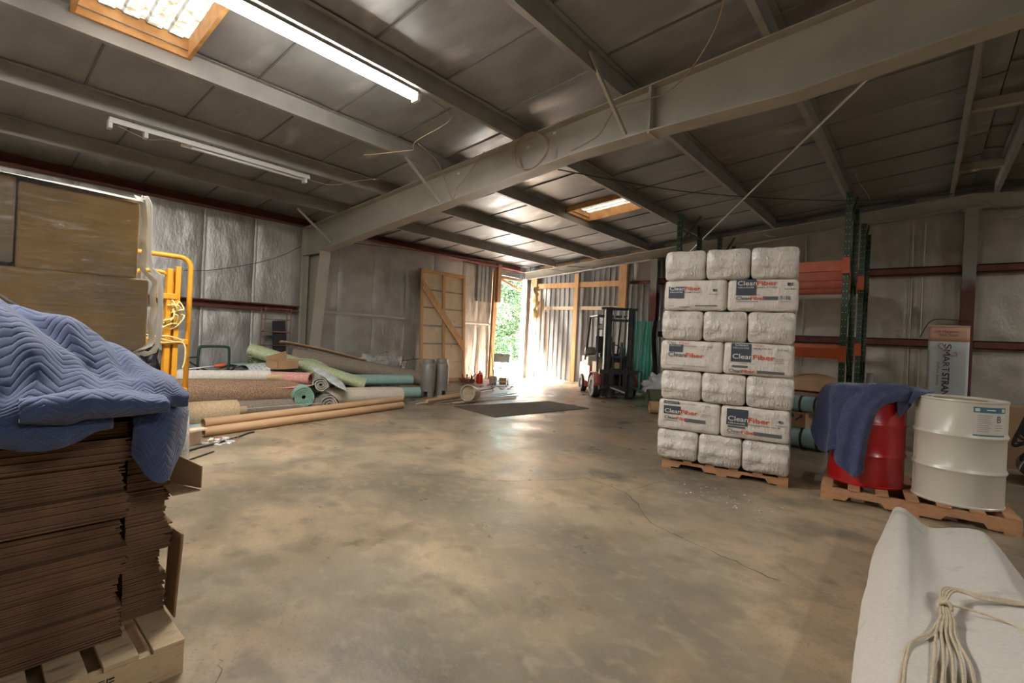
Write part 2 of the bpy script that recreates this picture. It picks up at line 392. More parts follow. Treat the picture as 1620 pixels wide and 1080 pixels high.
# ------------------------------------------------------------------ steel frames
def near_frame():
    Y = 5.0; HW = .12; t = .014
    fr = thing('roof_beam_frame', 'deep tan steel rafter and tapered column crossing the room', 'steel frame', kind='structure')
    bot = [(-10.30, 2.90), (-9.52, 2.962), (-5.73, 3.369), (-3.4, 3.633), (-2.37, 3.679), (-1.0, 3.69), (.62, 3.85), (3, 3.69), (11.3, 2.9)]
    top = [(x, zr(x)-.205) for x, _ in bot]
    top[0] = (-10.30, zr(-10.3)-.205)
    segs = [(0, 4), (4, 8)]
    for si, (a, b) in enumerate(segs):
        mb = MB(); P = bot[a:b+1]; T = [(x, zr(x)-.205) for x, _ in P]
        if si == 1: T = [(x, zr(x)-.205) for x, _ in P]
        mb.prism(P+T[::-1], Y-.006, Y+.006); mb.build('web_plate', m_beam, fr)
        for (Q, nm, dz) in ((P[1:] if si == 0 else P, 'bottom_flange', 0), (T, 'top_flange', -t)):
            fb = MB()
            poly = [(x, z+dz) for x, z in Q]+[(x, z+dz+t) for x, z in Q[::-1]]
            n = len(Q); vs = [(x, Y-HW, z) for x, z in poly]+[(x, Y+HW, z) for x, z in poly]
            fs = [(i, i+1, 2*n-2-i, 2*n-1-i) for i in range(n-1)]; fs += [tuple(q+2*n for q in f[::-1]) for f in fs]
            fs += [(i, (i+1) % (2*n), (i+1) % (2*n)+2*n, i+2*n) for i in range(2*n)]
            fb.add(vs, fs).build(nm, m_beam, fr)
    MB().bx(-2.385, -2.355, Y-.11, Y+.11, 3.66, zr(-2.37)-.2).build('splice_plate', m_beam, fr)
    # tapered column
    c = MB(); P = [(-10.30, 0), (-9.92, 0), (-9.52, 2.962), (-10.30, 2.9)]
    c.prism(P, Y-.006, Y+.006); c.build('column_web', m_beam, fr)
    MB().bx(-10.32, -10.30, Y-HW, Y+HW, 0, zr(-10.3)-.22).build('column_outer_flange', m_beam, fr)
    MB().bx(-10.3, -10.08, Y-.075, Y-.065, 0, 2.9).build('column_edge_angle', m_beam, fr)
    MB().add([(-9.92, Y-HW, 0), (-9.52, Y-HW, 2.962), (-9.52, Y+HW, 2.962), (-9.92, Y+HW, 0), (-9.905, Y-HW, 0), (-9.505, Y-HW, 2.962), (-9.505, Y+HW, 2.962), (-9.905, Y+HW, 0)],
             [(0, 3, 2, 1), (4, 5, 6, 7), (0, 1, 5, 4), (1, 2, 6, 5), (2, 3, 7, 6), (3, 0, 4, 7)]).build('column_inner_flange', m_beam, fr)
    MB().bx(-10.3, -9.52, Y-.1, Y, 2.89, 2.905).build('knee_stiffener', m_dark, fr)
    # right hand column, out of view
    MB().bx(10.6, 11.4, Y-.006, Y+.006, 0, zr(11)-.22).build('column_web', m_beam, fr)
    MB().bx(10.58, 10.6, Y-HW, Y+HW, 0, 2.95).build('column_inner_flange', m_beam, fr)
    # flange braces and clips
    for a, b in (((-2.70, 4.13, 4.30), (-2.64, 4.87, 3.70)), ((-5.82, 4.2, 3.90), (-5.8, 4.87, 3.40)), ((-8.93, 4.1, 3.55), (-9.08, 4.87, 3.07))):
        MB().bar(a, b, .045, .006).bar((a[0]+.02, a[1], a[2]), (b[0]+.02, b[1], b[2]), .006, .045).build('flange_brace', m_beam, fr)
    for x, z in ((-4.15, 3.93), (-3.72, 4.02), (-5.52, 3.83), (-3.72, 4.1)):
        MB().bx(x-.022, x+.022, Y-.012, Y-.007, z-.016, z+.016).build('paper_tag', m_white, fr)
    return fr
near_frame()

def end_frame():
    Y = 12.44
    fr = thing('end_rafter_frame', 'grey steel rafter along the top of the end wall', 'steel frame', kind='structure')
    HW = .085
    P = [(-10.2, 3.27), (.62, 4.2), (11.4, 3.27)]
    mb = MB()
    for (a, b) in ((P[0], P[1]), (P[1], P[2])):
        v = [(a[0], a[1]), (b[0], b[1]), (b[0], b[1]+.255), (a[0], a[1]+.255)]
        MB().prism(v, Y-.005, Y+.005).build('web_plate', m_beam, fr)
        for dz in (0, .245):
            MB().prism([(a[0], a[1]+dz), (b[0], b[1]+dz), (b[0], b[1]+dz+.01), (a[0], a[1]+dz+.01)], Y-HW, Y+HW).build('flange', m_lsteel if dz == 0 else m_beam, fr)
    return fr
end_frame()
def two_tone():
    m = bpy.data.materials.new('grey_over_red_column_paint'); m.use_nodes = True; nt = m.node_tree; N = nt.nodes; L = nt.links; b = N['Principled BSDF']
    tc = N.new('ShaderNodeTexCoord'); sp = N.new('ShaderNodeSeparateXYZ'); L.new(tc.outputs['Object'], sp.inputs[0])
    nz = N.new('ShaderNodeTexNoise'); nz.inputs['Scale'].default_value = 6; L.new(tc.outputs['Object'], nz.inputs[0])
    ad = N.new('ShaderNodeMath'); ad.operation = 'MULTIPLY_ADD'; ad.inputs[1].default_value = .35; L.new(nz.outputs[0], ad.inputs[0]); L.new(sp.outputs[2], ad.inputs[2])
    mr = N.new('ShaderNodeMapRange'); mr.inputs[1].default_value = 2.85; mr.inputs[2].default_value = 3.1; L.new(ad.outputs[0], mr.inputs[0])
    mx = N.new('ShaderNodeMix'); mx.data_type = 'RGBA'; L.new(mr.outputs[0], mx.inputs[0]); mx.inputs[6].default_value = (.12, .03, .026, 1); mx.inputs[7].default_value = (.33, .32, .29, 1)
    L.new(mx.outputs[2], b.inputs['Base Color']); b.inputs['Roughness'].default_value = .5; return m
m_tt = two_tone()
for x, h, l in ((-5.61, 3.66, 'grey and red steel end wall column left of the bag stack'), (.61, 4.19, 'grey and red steel end wall column under the ridge behind the banner'), (6.5, 3.68, 'steel end wall column right of the ridge column')):
    t = thing('wall_column', l, 'column', (x, 12.44, 0), kind='structure', group='end wall columns')
    MB().bx(-.095, .095, -.105, -.095, 0, h).build('flange', m_tt, t); MB().bx(-.095, .095, .095, .105, 0, h).build('flange', m_tt, t)
    MB().bx(-.005, .005, -.095, .095, 0, h).build('web', m_tt, t); MB().bx(-.14, .14, -.11, .11, h-.03, h-.012).build('cap_plate', m_lsteel, t)
t = thing('corner_column', 'white painted steel column at the corner beside the side door opening', 'column', (-10.12, 12.44, 0), kind='structure')
for y in (-.1, .1): MB().bx(-.1, .1, y-.006, y+.006, 0, 3.3).build('flange', m_lsteel, t)
MB().bx(-.006, .006, -.1, .1, 0, 3.3).build('web', m_lsteel, t)

# ------------------------------------------------------------------ side wall
wl = MB().bx(XL-.02, XL+.03, YB, 11.16, 0, 3.75).bx(XL-.02, XL+.03, 11.16, 12.75, 3.28, 3.75).build('wall_left', mat('outer_sheet', (.35, .36, .37), rough=.5, metal=.3)); tag(wl, 'crinkled silver foil insulated side wall on the left', 'wall', kind='structure')
def wall_panel(parent, m, horiz, a, b, plane, z0, z1, girts=(), depth=.03, sd=0.0, tuck=.035, name='insulation_panel', axis='y', sign=1):
    nu = max(5, int((b-a)/.07)); nv = int((z1-z0)/.09)
    def fn(u, v):
        s_ = a+(b-a)*u; z = z0+(z1-z0)*v
        pil = (4*u*(1-u))**.3
        g = 1.0
        for gz in girts: g = min(g, min(1, abs(z-gz)/.35)**.6) if abs(z-gz) < .35 else g
        d = depth*pil*(.35+.65*g)+.020*fbm((s_, z*.6, sd), 1.8, sd)+.010*fbm((s_, z*.45, sd), 7, sd)
        d -= .01
        return (plane+sign*d, s_, z) if axis == 'y' else (s_, plane-sign*d, z)
    return MB().grid(fn, nu, nv).build(name, m, parent, smooth=True)
seams = [YB, -6, -5.1, -4.2, -3.3, -2.4, -1.5, -.6, .3, 1.22, 2.14, 3.06, 3.97, 4.95, 5.83, 6.79, 7.77, 8.69, 9.78, 10.5, 11.14]
for i, (a, b) in enumerate(zip(seams, seams[1:])):
    wall_panel(wl, m_foil, True, a, b, -10.44, 0.0, 3.56 if a < 9.7 else (3.5 if a < 10.4 else 3.1), girts=(1.72,), sd=i*3.1)
for y in (1.22, 2.14, 3.06, 3.97):
    def sf(u, v, y=y):
        z = .02+3.5*v
        return (-10.408+.012*(1-abs(2*u-1))+.004*fbm((u, z, y), 9), y-.028+.056*u+.008*fbm((0, z, y), 6), z)
    MB().grid(sf, 4, 60).build('seam_tape', m_seam, wl, smooth=True)
for a, b in ((5.0, 5.83), (5.83, 6.79), (6.79, 7.77), (9.78, 10.5), (10.5, 11.05)):
    MB().grid(lambda u, v: (-10.40+.016*(1-abs(2*v-1))+.004*fbm((u, v, a), 7), a+.01+(b-a-.02)*u, 1.68+.07*v), 14, 5).build('seam_tape', m_seam, wl, smooth=True)
g = MB().prism([(-10.40, 1.66), (-10.24, 1.66), (-10.24, 1.685), (-10.385, 1.685), (-10.385, 1.775), (-10.24, 1.775), (-10.24, 1.80), (-10.40, 1.80)], YB, 4.86).build('wall_girt', m_redsteel)
tag(g, 'red oxide steel girt along the left foil wall', 'girt', kind='structure')
e = MB().prism([(-10.42, 3.53), (-10.20, 3.53), (-10.20, 3.55), (-10.40, 3.55), (-10.40, 3.72), (-10.24, 3.74), (-10.24, 3.76), (-10.42, 3.75)], YB, 12.4).build('eave_strut', m_redsteel)
tag(e, 'long red oxide eave strut at the top of the left wall', 'eave strut', kind='structure')
# corrugated header above the door opening
def corrugated(name, m, x0, x1, y0, y1, z0, z1, parent, pitch=.2, d=.025, rot=None):
    # sheet in the plane from (x0,y0) to (x1,y1); ribs vertical, 0.03 deep
    L = math.hypot(x1-x0, y1-y0); dx, dy = (x1-x0)/L, (y1-y0)/L; nx, ny = -dy, dx
    prof = []; s = 0
    while s < L-.001:
        for ds, h in ((0, 0), (pitch*.62, 0), (pitch*.70, d), (pitch*.90, d), (pitch*.98, 0)):
            if s+ds <= L: prof.append((s+ds, h))
        s += pitch
    prof.append((L, 0)); mb = MB(); n = len(prof)
    for z in (z0, z1):
        for (a, h) in prof: mb.v.append((x0+dx*a+nx*h, y0+dy*a+ny*h, z))
    mb.f = [(i, i+1, n+i+1, n+i) for i in range(n-1)]
    return mb.build(name, m, parent, thick=.002)
corrugated('corrugated_sheet', m_corr, -10.40, -10.40, 11.05, 10.35, 2.4, 3.52, wl, pitch=.17)
t = thing('rolled_door_curtain', 'grey ribbed rolled curtain above the side door opening', 'roller door', (-10.36, 11.15, 3.34), kind='structure')
for k in range(5): MB().tube([(-.02, 0, .035*k), (-.02, 1.2, .035*k)], .02, 10).build('curtain_slat', m_corr, t, smooth=True)

def beam_thing(name, a, b, wd, h, m, label, cat='timber', kind='structure', group=None, up=(0, 0, 1)):
    a, b = Vector(a), Vector(b)
    o = MB().bar((0, 0, 0), b-a, wd, h, up).build(name, m, bevel=.004); o.location = a
    return tag(o, label, cat, group, kind)
beam_thing('door_post', (-10.36, 11.12, 0), (-10.36, 11.16, 3.42), .16, .09, m_wood, 'orange timber post at the left of the door opening', 'post', up=(1, 0, 0))
beam_thing('door_post', (-10.26, 11.2, 2.42), (-10.26, 11.2, 3.62), .16, .09, m_wood2, 'short brown timber block at the top of the door opening', 'post', up=(1, 0, 0))
beam_thing('door_brace', (-10.34, 11.25, 3.22), (-10.34, 12.4, 2.92), .04, .09, m_wood, 'diagonal timber brace across the top of the door opening', 'brace')
beam_thing('door_header', (-10.34, 11.2, 3.25), (-10.34, 12.4, 3.25), .05, .09, m_wood2, 'brown timber header over the door opening', 'header')

# ------------------------------------------------------------------ end wall
we = MB().bx(XL, XR, 12.72, 12.78, 0, 4.95).build('wall_end', mat('outer_sheet2', (.3, .31, .32), rough=.5, metal=.3)); tag(we, 'end wall with brown foil insulation on the right and bare corrugated sheet on the left', 'wall', kind='structure')
xs = [-10.35, -9.45, -8.55, -7.65, -6.75, -5.5]
for a, b in zip(xs, xs[1:]):
    corrugated('corrugated_sheet', m_corr, a+.002, b-.002, 12.68, 12.68, .06, 3.9 if a > -7 else 3.75, we, pitch=.18, d=-.03)
# small patch of insulation at top left of the column, with torn edge
wall_panel(we, m_foil2, True, -6.35, -5.5, 12.62, 3.12, 3.8, sd=91, axis='x')
ex = [-5.5, -3.95, -2.1, -.22, 1.62, 3.45, 5.3, 7.1, 8.95, 11.6]
for i, (a, b) in enumerate(zip(ex, ex[1:])):
    top = min(zr(a), zr(b))-.02
    wall_panel(we, m_foil2, True, a, b, 12.66, 0.0, top, girts=(1.63, 3.05), sd=30+i*2.3, axis='x', depth=.03)
for x in (-.22, -.05, -2.1, 1.62):
    MB().grid(lambda u, v: (x-.014+.028*u+.006*fbm((0, v*4, x), 5), 12.605-.01*(1-abs(2*u-1)), .02+4.0*v), 4, 50).build('seam_tape', m_foil2, we, smooth=True)
for zc, l in ((1.62, 'lower'), (3.05, 'upper')):
    for (a, b, w_) in ((-5.5, .5, 'left of the ridge column'), (.72, 11.5, 'right of the ridge column')):
        mb = MB().bx(a, b, 12.40, 12.62, zc+.055, zc+.075).bx(a, b, 12.40, 12.412, zc-.075, zc+.075).bx(a, b, 12.40, 12.62, zc-.075, zc-.06)
        tag(mb.build('wall_girt', m_redsteel), f'{l} dark red steel girt on the end wall {w_}', 'girt', 'end wall girts', 'structure')
MBg = MB().bx(-6.4, -5.7, 12.5, 12.6, 3.02, 3.1).build('wall_girt', m_redsteel); tag(MBg, 'short red steel girt stub left of the end wall column', 'girt', None, 'structure')
for (a, b, wd, h, l) in (((-9.86, 12.56, 3.06), (-6.62, 12.56, 3.06), .06, .16, 'upper horizontal timber rail on the corrugated end wall'),
                         ((-9.8, 12.57, 2.34), (-6.62, 12.57, 2.34), .05, .11, 'lower horizontal timber rail on the corrugated end wall')):
    beam_thing('timber_rail', a, b, wd, h, m_wood if wd > .05 else m_palew, l, 'rail')
beam_thing('timber_post', (-9.84, 12.50, 2.86), (-9.84, 12.50, 3.42), .22, .05, m_wood, 'short timber post beside the corner column', 'post', up=(0, 1, 0))
beam_thing('timber_post', (-8.2, 12.52, 0.05), (-8.2, 12.52, 3.40), .15, .05, m_wood, 'timber stud in the middle of the corrugated end wall', 'post', up=(0, 1, 0))
beam_thing('timber_post', (-6.58, 12.46, 2.32), (-6.58, 12.46, 3.58), .24, .09, m_wood, 'thick rough timber post hanging above the forklift', 'post', up=(0, 1, 0))
for (a, b, l) in ((-9.6, -8.3, 'left'), (-8.1, -6.9, 'middle'), (-6.4, -5.8, 'right')):
    za = 3.54+.0862*((a+b)/2+10.1)
    beam_thing('rafter_block', (a, 12.5, 3.57+.0862*(a+10.1)), (b, 12.5, 3.57+.0862*(b+10.1)), .05, .12, m_wood, f'{l} timber block wedged above the end rafter', 'timber')
bt = MB().bx(-10.0, -5.7, 12.52, 12.62, 0, .06).build('baseboard_end', m_white); tag(bt, 'white sill plate at the foot of the corrugated wall', 'sill', kind='structure')
# unseen walls that close the shell
o = MB().bx(XR-.06, XR, YB, YE, 0, 3.8).build('wall_right', m_foil2); tag(o, 'right side wall of the warehouse', 'wall', kind='structure')
o = MB().bx(XL, XR, YB-.06, YB, 0, 4.95).build('wall_back', m_foil2); tag(o, 'back wall of the warehouse', 'wall', kind='structure')
# ------------------------------------------------------------------ light fixtures
m_tube = mat('lit_tube', (1.0, .97, .90), rough=.4, emit=45.0)
m_tubeoff = mat('unlit_tube', (.75, .76, .78), rough=.2)
def lamp(x, y0, y1, label, lit=True, power=160, missing=False, dz=-.24):
    z = zr(x)+dz
    t = thing('strip_light', label, 'strip light', (x, y0, z), group='fluorescent strip lights')
    L = y1-y0
    MB().bx(-.05, .05, 0, L, .015, .06).build('housing', m_white, t)
    MB().prism([(-.05, .03), (-.075, .02), (-.076, .024), (-.05, .036)], .03, L-.03).prism([(.05, .03), (.075, .02), (.076, .024), (.05, .036)], .03, L-.03).build('reflector', m_white, t)
    for xx in (-.035, .035):
        if lit: MB().tube([(xx, .05, -.012), (xx, L-.05, -.012)], .019, 12).build('tube', m_tube, t, smooth=True)
    for yy in (0, L): MB().bx(-.055, .055, yy-.02, yy+.02, -.05, .03).build('end_socket', m_white, t)
    for yy in (.4, L-.4): MB().tube([(0, yy, .06), (0, yy, -dz-.01)], .004, 6).build('hanger', m_dark, t)
    if lit:
        ld = bpy.data.lights.new('tube_glow', 'AREA'); ld.shape = 'RECTANGLE'; ld.size = .12; ld.size_y = L-.1; ld.energy = power; ld.color = (1.0, .985, .96)
        lo = bpy.data.objects.new('tube_glow', ld); COL.objects.link(lo); lo.parent = t; lo.location = (0, L/2, -.045)
    return t
lamp(-4.40, .90, 3.29, 'glowing fluorescent strip light hanging under the dark purlin', power=95)
lamp(-4.40, -2.6, -.2, 'added unseen fill light along the dark purlin, left of the camera', power=120)  # added fill lamp out of view, continuing the visible fixture's row
lamp(-4.40, -6.2, -3.8, 'added unseen fill light along the dark purlin, behind the camera', power=90)  # also added out of view, more fill from behind the camera
lamp(3.6, -.6, 1.8, 'added unseen fill light over the right hand bay', power=45)  # invented lamp out of view, lifts cardboard and pallet from the right
lamp(5.2, 6.2, 8.6, 'added unseen fill light over the right hand bay beyond the main beam', power=75)  # invented lamp out of view, brightens right end wall and ceiling
# the dead fixture with loose parts
t = thing('strip_light', 'unlit strip light fixture with loose wires and missing cover', 'strip light', (-7.50, 1.14, zr(-7.5)-.255), group='fluorescent strip lights')
MB().bx(-.045, .045, 0, 2.46, .02, .06).build('housing', m_white, t)
MB().bx(-.06, -.045, .75, 2.4, -.03, .03).build('reflector', m_white, t); MB().bx(.045, .06, 0, 2.46, -.01, .03).build('reflector', m_white, t)
MB().tube([(.0, .86, -.025), (.0, 2.35, -.025)], .016, 10).build('tube', m_tubeoff, t, smooth=True)
for yy in (.01, .36, 2.40): MB().bx(-.05, .05, yy-.02, yy+.02, -.075, .02).build('end_socket', m_white, t)
MB().tube(spline([(0, .05, .0), (.02, .2, -.05), (-.02, .4, -.07), (.02, .55, -.03), (.0, .8, 0)]), .004, 5).build('loose_wire', m_wire, t)

# ------------------------------------------------------------------ cables and rods under the roof
def cable(name, pts, r, m, label, seg=6, n=7):
    o0 = Vector(pts[0]); P = [Vector(p)-o0 for p in pts]
    o = MB().tube(spline(P, n), r, seg).build(name, m, smooth=True); o.location = o0
    return tag(o, label, 'cable')
cable('cable', [(-4.3, 3.40, 3.98), (-4.32, 3.75, 3.9), (-5.0, 3.78, 3.80), (-5.15, 3.85, 3.74)], .006, m_wire, 'tan cable strung from the end of the lit strip light')
cable('cable', [(-5.15, 3.85, 3.74), (-5.6, 3.6, 3.70), (-5.83, 3.55, 3.72)], .006, m_wire, 'short tan cable end tucked onto the third purlin')
cable('cable', [(-5.02, 3.82, 3.78), (-5.1, 4.2, 3.70), (-5.3, 4.55, 3.55), (-5.35, 4.7, 3.4), (-5.38, 4.78, 3.36), (-5.35, 4.84, 3.55), (-5.15, 4.86, 3.72), (-5.0, 4.86, 3.86), (-4.85, 4.86, 3.98)], .006, m_wire, 'tan cable dangling in a V in front of the main beam')
co = []
for k in range(46):
    a = k/15*2*math.pi; co.append((-3.99+.29*math.sin(a)*(1+.07*math.sin(k)), 4.86-.0006*k, 3.80+.235*math.cos(a)*(1+.04*math.cos(k*1.7))))
cable('cable_coil', co, .006, m_wire, 'loop of coiled tan cable hanging on the main beam', n=2)
cable('cable', [(-1.05, 3.2, 4.33), (-1.25, 3.7, 4.33), (-1.45, 4.3, 4.28), (-1.8, 4.7, 4.16), (-2.12, 4.86, 4.05), (-2.45, 4.86, 4.02), (-2.75, 4.86, 4.03), (-2.85, 4.86, 3.93), (-3.0, 4.86, 3.76), (-3.35, 4.84, 3.66)], .008, m_wire, 'tan cable looping across the upper main beam')
cable('cable', [(-7.47, 3.62, 3.69), (-7.3, 3.9, 3.66), (-7.0, 4.2, 3.76), (-6.8, 4.55, 3.86)], .007, m_wire, 'tan cable trailing from the unlit fixture')
cable('cable', [(-3.75, 5.15, 3.60), (-3.6, 6.4, 3.78), (-3.2, 8.0, 3.97), (-2.3, 9.3, 4.05), (-1.0, 10.5, 4.10), (.3, 11.3, 4.22)], .009, m_dwire, 'dark cable slung below the far roof panels')
cable('cable', [(-2.9, 8.2, 3.98), (-2.6, 8.7, 3.95), (-2.2, 9.0, 3.92), (-1.9, 9.2, 4.0)], .005, m_wire, 'thin tan wire hanging off the dark cable')
cable('cable', [(-.9, 9.2, 4.17), (-.85, 9.4, 4.06), (-.75, 9.6, 3.9), (-.7, 9.8, 3.66)], .005, m_wire, 'thin pale wire dangling beside the tall rack post')
cable('cable', [(.72, 12.2, 4.27), (.95, 12.2, 4.1), (1.0, 12.15, 3.9), (1.2, 12.1, 3.86), (1.45, 12.1, 4.05), (1.25, 12.1, 4.08), (1.8, 12.1, 4.15)], .007, m_wire, 'white cable looped at the ridge column')
cable('cable', [(-10.25, 2.7, 2.28), (-10.3, 3.2, 2.36), (-10.3, 4.0, 2.62), (-10.3, 4.5, 2.86), (-10.28, 4.85, 3.1)], .006, m_dwire, 'dark wire sagging across the foil wall')
cable('cable', [(-9.6, 5.3, 3.22), (-9.6, 8, 3.42), (-9.2, 10, 3.44), (-8.5, 12.2, 3.46)], .007, m_dwire, 'dark cable running below the far purlins to the end rafter')
o = MB().tube([(0, 0, 0), (-4.25, 7.2, -.02)], .013, 8).build('brace_rod', m_white, smooth=True); o.location = (-.38, 5.08, 3.80); tag(o, 'straight pale steel brace rod running diagonally under the roof', 'brace rod', kind='structure')
for a, b, l in (((-2.86, 12.1, 4.0), (-2.69, 12.32, 3.95), 'small pale brace where the fifth purlin meets the end rafter'), ((-8.1, 11.8, 3.53), (-7.45, 12.3, 3.48), 'small white brace on the far end rafter')):
    beam_thing('flange_brace', a, b, .04, .04, m_lsteel, l, 'brace')

# ------------------------------------------------------------------ pallets
def pallet(name, label, loc, rz, L, W, m, group='wooden pallets', nb=7, bw=.09, first=None, hh=.135):
    """long side L along local x (front at y=0), deck boards run along y"""
    t = thing(name, label, 'pallet', loc, rz, group)
    for k, y in enumerate((.0, W/2-.02, W-.04)):
        def notch():
            P = [(0, .016), (L*.12, .016), (L*.145, .016), (L*.165, .055), (L*.34, .055), (L*.36, .016), (L*.64, .016), (L*.66, .055), (L*.835, .055), (L*.855, .016), (L, .016), (L, hh-.018), (0, hh-.018)]
            return MB().prism(P, y, y+.038)
        notch().build('stringer', m, t)
    for k in range(nb):
        x = (L-bw)*k/(nb-1); dy = R.uniform(-.006, .006)
        MB().bx(x, x+bw, -.004+dy, W+dy, hh-.017, hh).build('deck_board', m, t, bevel=.002)
    for k in range(3):
        x = (L-.1)*k/2
        if k == 1: MB().bx(x, x+.1, 0, W, 0, .015).build('bottom_board', m, t)
        else: MB().bx(x, x+.1, 0, W, 0, .015).build('bottom_board', m, t)
    return t
pallet('pallet', 'reddish wooden pallet under the red and white drums', (-.67, 5.29, 0), math.radians(4.8), 1.31, 1.05, m_redpallet, nb=7)
pallet('pallet', 'wooden pallet under the stack of white insulation bags', (-2.155, 5.175, 0), math.radians(10.4), 1.22, 1.2, m_redpallet, nb=6, hh=.10)
lp = pallet('pallet', 'pale wooden pallet under the stack of flat cardboard at lower left', (-2.13, -.61, 0), math.radians(90), 1.23, 1.0, m_pallet, nb=9, bw=.10)
# burnt stamp on the visible stringer
stamp = MB()
for (x, z, w_, h_) in ((.955, .058, .004, .034), (.963, .058, .03, .004), (.963, .068, .03, .004), (.963, .078, .03, .006), (.963, .088, .03, .003), (.998, .058, .004, .034), (1.004, .06, .016, .006), (1.004, .074, .016, .004), (1.004, .084, .016, .006), (.944, .062, .006, .02)):
    stamp.bx(x, x+w_, -.0012, 0, z, z+h_)
stamp.build('burnt_stamp', mat('burn_mark', (.03, .02, .015), rough=.8), lp)

# ------------------------------------------------------------------ insulation bags
def bag_material(name, k=1.0):
    m = bpy.data.materials.new(name); m.use_nodes = True; nt = m.node_tree; N = nt.nodes; L = nt.links; b = N['Principled BSDF']
    tc = N.new('ShaderNodeTexCoord'); mp = N.new('ShaderNodeMapping'); mp.inputs['Scale'].default_value = (26, 26, 3); mp.inputs['Rotation'].default_value = (0, .12, 0); L.new(tc.outputs['Object'], mp.inputs[0])
    n1 = N.new('ShaderNodeTexNoise'); n1.inputs['Scale'].default_value = 2.0; n1.inputs['Detail'].default_value = 3; n1.inputs['Distortion'].default_value = 1.2; L.new(mp.outputs[0], n1.inputs[0])
    n2 = N.new('ShaderNodeTexNoise'); n2.inputs['Scale'].default_value = 7; n2.inputs['Detail'].default_value = 4; L.new(tc.outputs['Object'], n2.inputs[0])
    mr = N.new('ShaderNodeMapRange'); mr.inputs[1].default_value = .4; mr.inputs[2].default_value = .75; L.new(n2.outputs[0], mr.inputs[0])
    mu = N.new('ShaderNodeMath'); mu.operation = 'MULTIPLY'; L.new(n1.outputs[0], mu.inputs[0]); L.new(mr.outputs[0], mu.inputs[1])
    bp = N.new('ShaderNodeBump'); bp.inputs['Strength'].default_value = 1.0*k; bp.inputs['Distance'].default_value = .045; L.new(mu.outputs[0], bp.inputs['Height']); L.new(bp.outputs[0], b.inputs['Normal'])
    rp = N.new('ShaderNodeValToRGB'); rp.color_ramp.elements[0].color = (.60, .545, .475, 1); rp.color_ramp.elements[1].color = (.71, .655, .585, 1); L.new(n2.outputs[0], rp.inputs[0]); L.new(rp.outputs[0], b.inputs['Base Color'])
    b.inputs['Roughness'].default_value = .42; b.inputs['Coat Weight'].default_value = .35; b.inputs['Coat Roughness'].default_value = .22
    return m
m_bag = bag_material('bag_plastic', 1.0); m_bag2 = bag_material('bag_plastic_printed', .55)
m_navy = mat('navy_print', (.045, .055, .075), rough=.45, coat=.2); m_orp = mat('orange_print', (.62, .085, .03), rough=.45, coat=.2)
m_wp = mat('white_print', (.72, .70, .66), rough=.45, coat=.2); m_gp = mat('grey_print', (.10, .105, .115), rough=.5)
def bag_mesh(L, D, H, sd, ends=True, r=.055):
    """rounded pillow; front face in the plane y = 0 (faces -y), x 0..L, z 0..H"""
    n = (18, 9, 14); vs = []; fs = []; idx = {}
    def remap(t, half):
        return t
    def put(i, j, k):
        key = (i, j, k)
        if key in idx: return idx[key]
        def coord(q, m, S):
            e = min(r*.999/S, .3); u = q/m
            # denser near edges
            if q == 0: return 0.0
            if q == m: return S
            if q == 1: return r*.35
            if q == m-1: return S-r*.35
            if q == 2: return r
            if q == m-2: return S-r
            return r+(S-2*r)*(q-2)/(m-4)
        p = Vector((coord(i, n[0], L), coord(j, n[1], D), coord(k, n[2], H)))
        c = Vector((min(max(p.x, r), L-r), min(max(p.y, r), D-r), min(max(p.z, r), H-r)))
        d = p-c
        if d.length > 1e-9: p = c+d.normalized()*r*(1.0 if d.length > 0 else 0)
        bulge = .004*fbm(p, 9, sd)
        if ends and j == 0 or (ends and p.y < .02):
            # tucked end: horizontal folded flap
            zz = p.z/H; xx = abs(p.x/L-.5)*2
            p.y += -.022*math.exp(-((zz-.45-.10*(1-xx)*math.sin(sd))/.13)**2)+.022*max(0, xx-.45)*(1 if zz > .55 else .5)+(.014*(zz-.6)*(1-xx) if zz > .6 else 0)
        edge = max(abs(p.x/L-.5), abs(p.z/H-.5))*2
        if ends or p.y > .05 or edge > .9: p += Vector((fbm(p, 7, sd)*.008, fbm(p, 8, sd+9)*.007, fbm(p, 6, sd+4)*.008))
        idx[key] = len(vs); vs.append(tuple(p)); return idx[key]
    A, B, C = n
    for i in range(A):
        for k in range(C):
            fs.append((put(i, 0, k), put(i+1, 0, k), put(i+1, 0, k+1), put(i, 0, k+1))); fs.append((put(i, B, k), put(i, B, k+1), put(i+1, B, k+1), put(i+1, B, k)))
    for j in range(B):
        for k in range(C):
            fs.append((put(0, j, k), put(0, j, k+1), put(0, j+1, k+1), put(0, j+1, k))); fs.append((put(A, j, k), put(A, j+1, k), put(A, j+1, k+1), put(A, j, k+1)))
    for i in range(A):
        for j in range(B):
            fs.append((put(i, j, 0), put(i, j+1, 0), put(i+1, j+1, 0), put(i+1, j, 0))); fs.append((put(i, j, C), put(i+1, j, C), put(i+1, j+1, C), put(i, j+1, C)))
    return MB().add(vs, fs)
BW, BL, BH = .425, .638, .325
TXT = {}
def lettering(txt, h, **k):
    return text_mb(txt, h, **k)
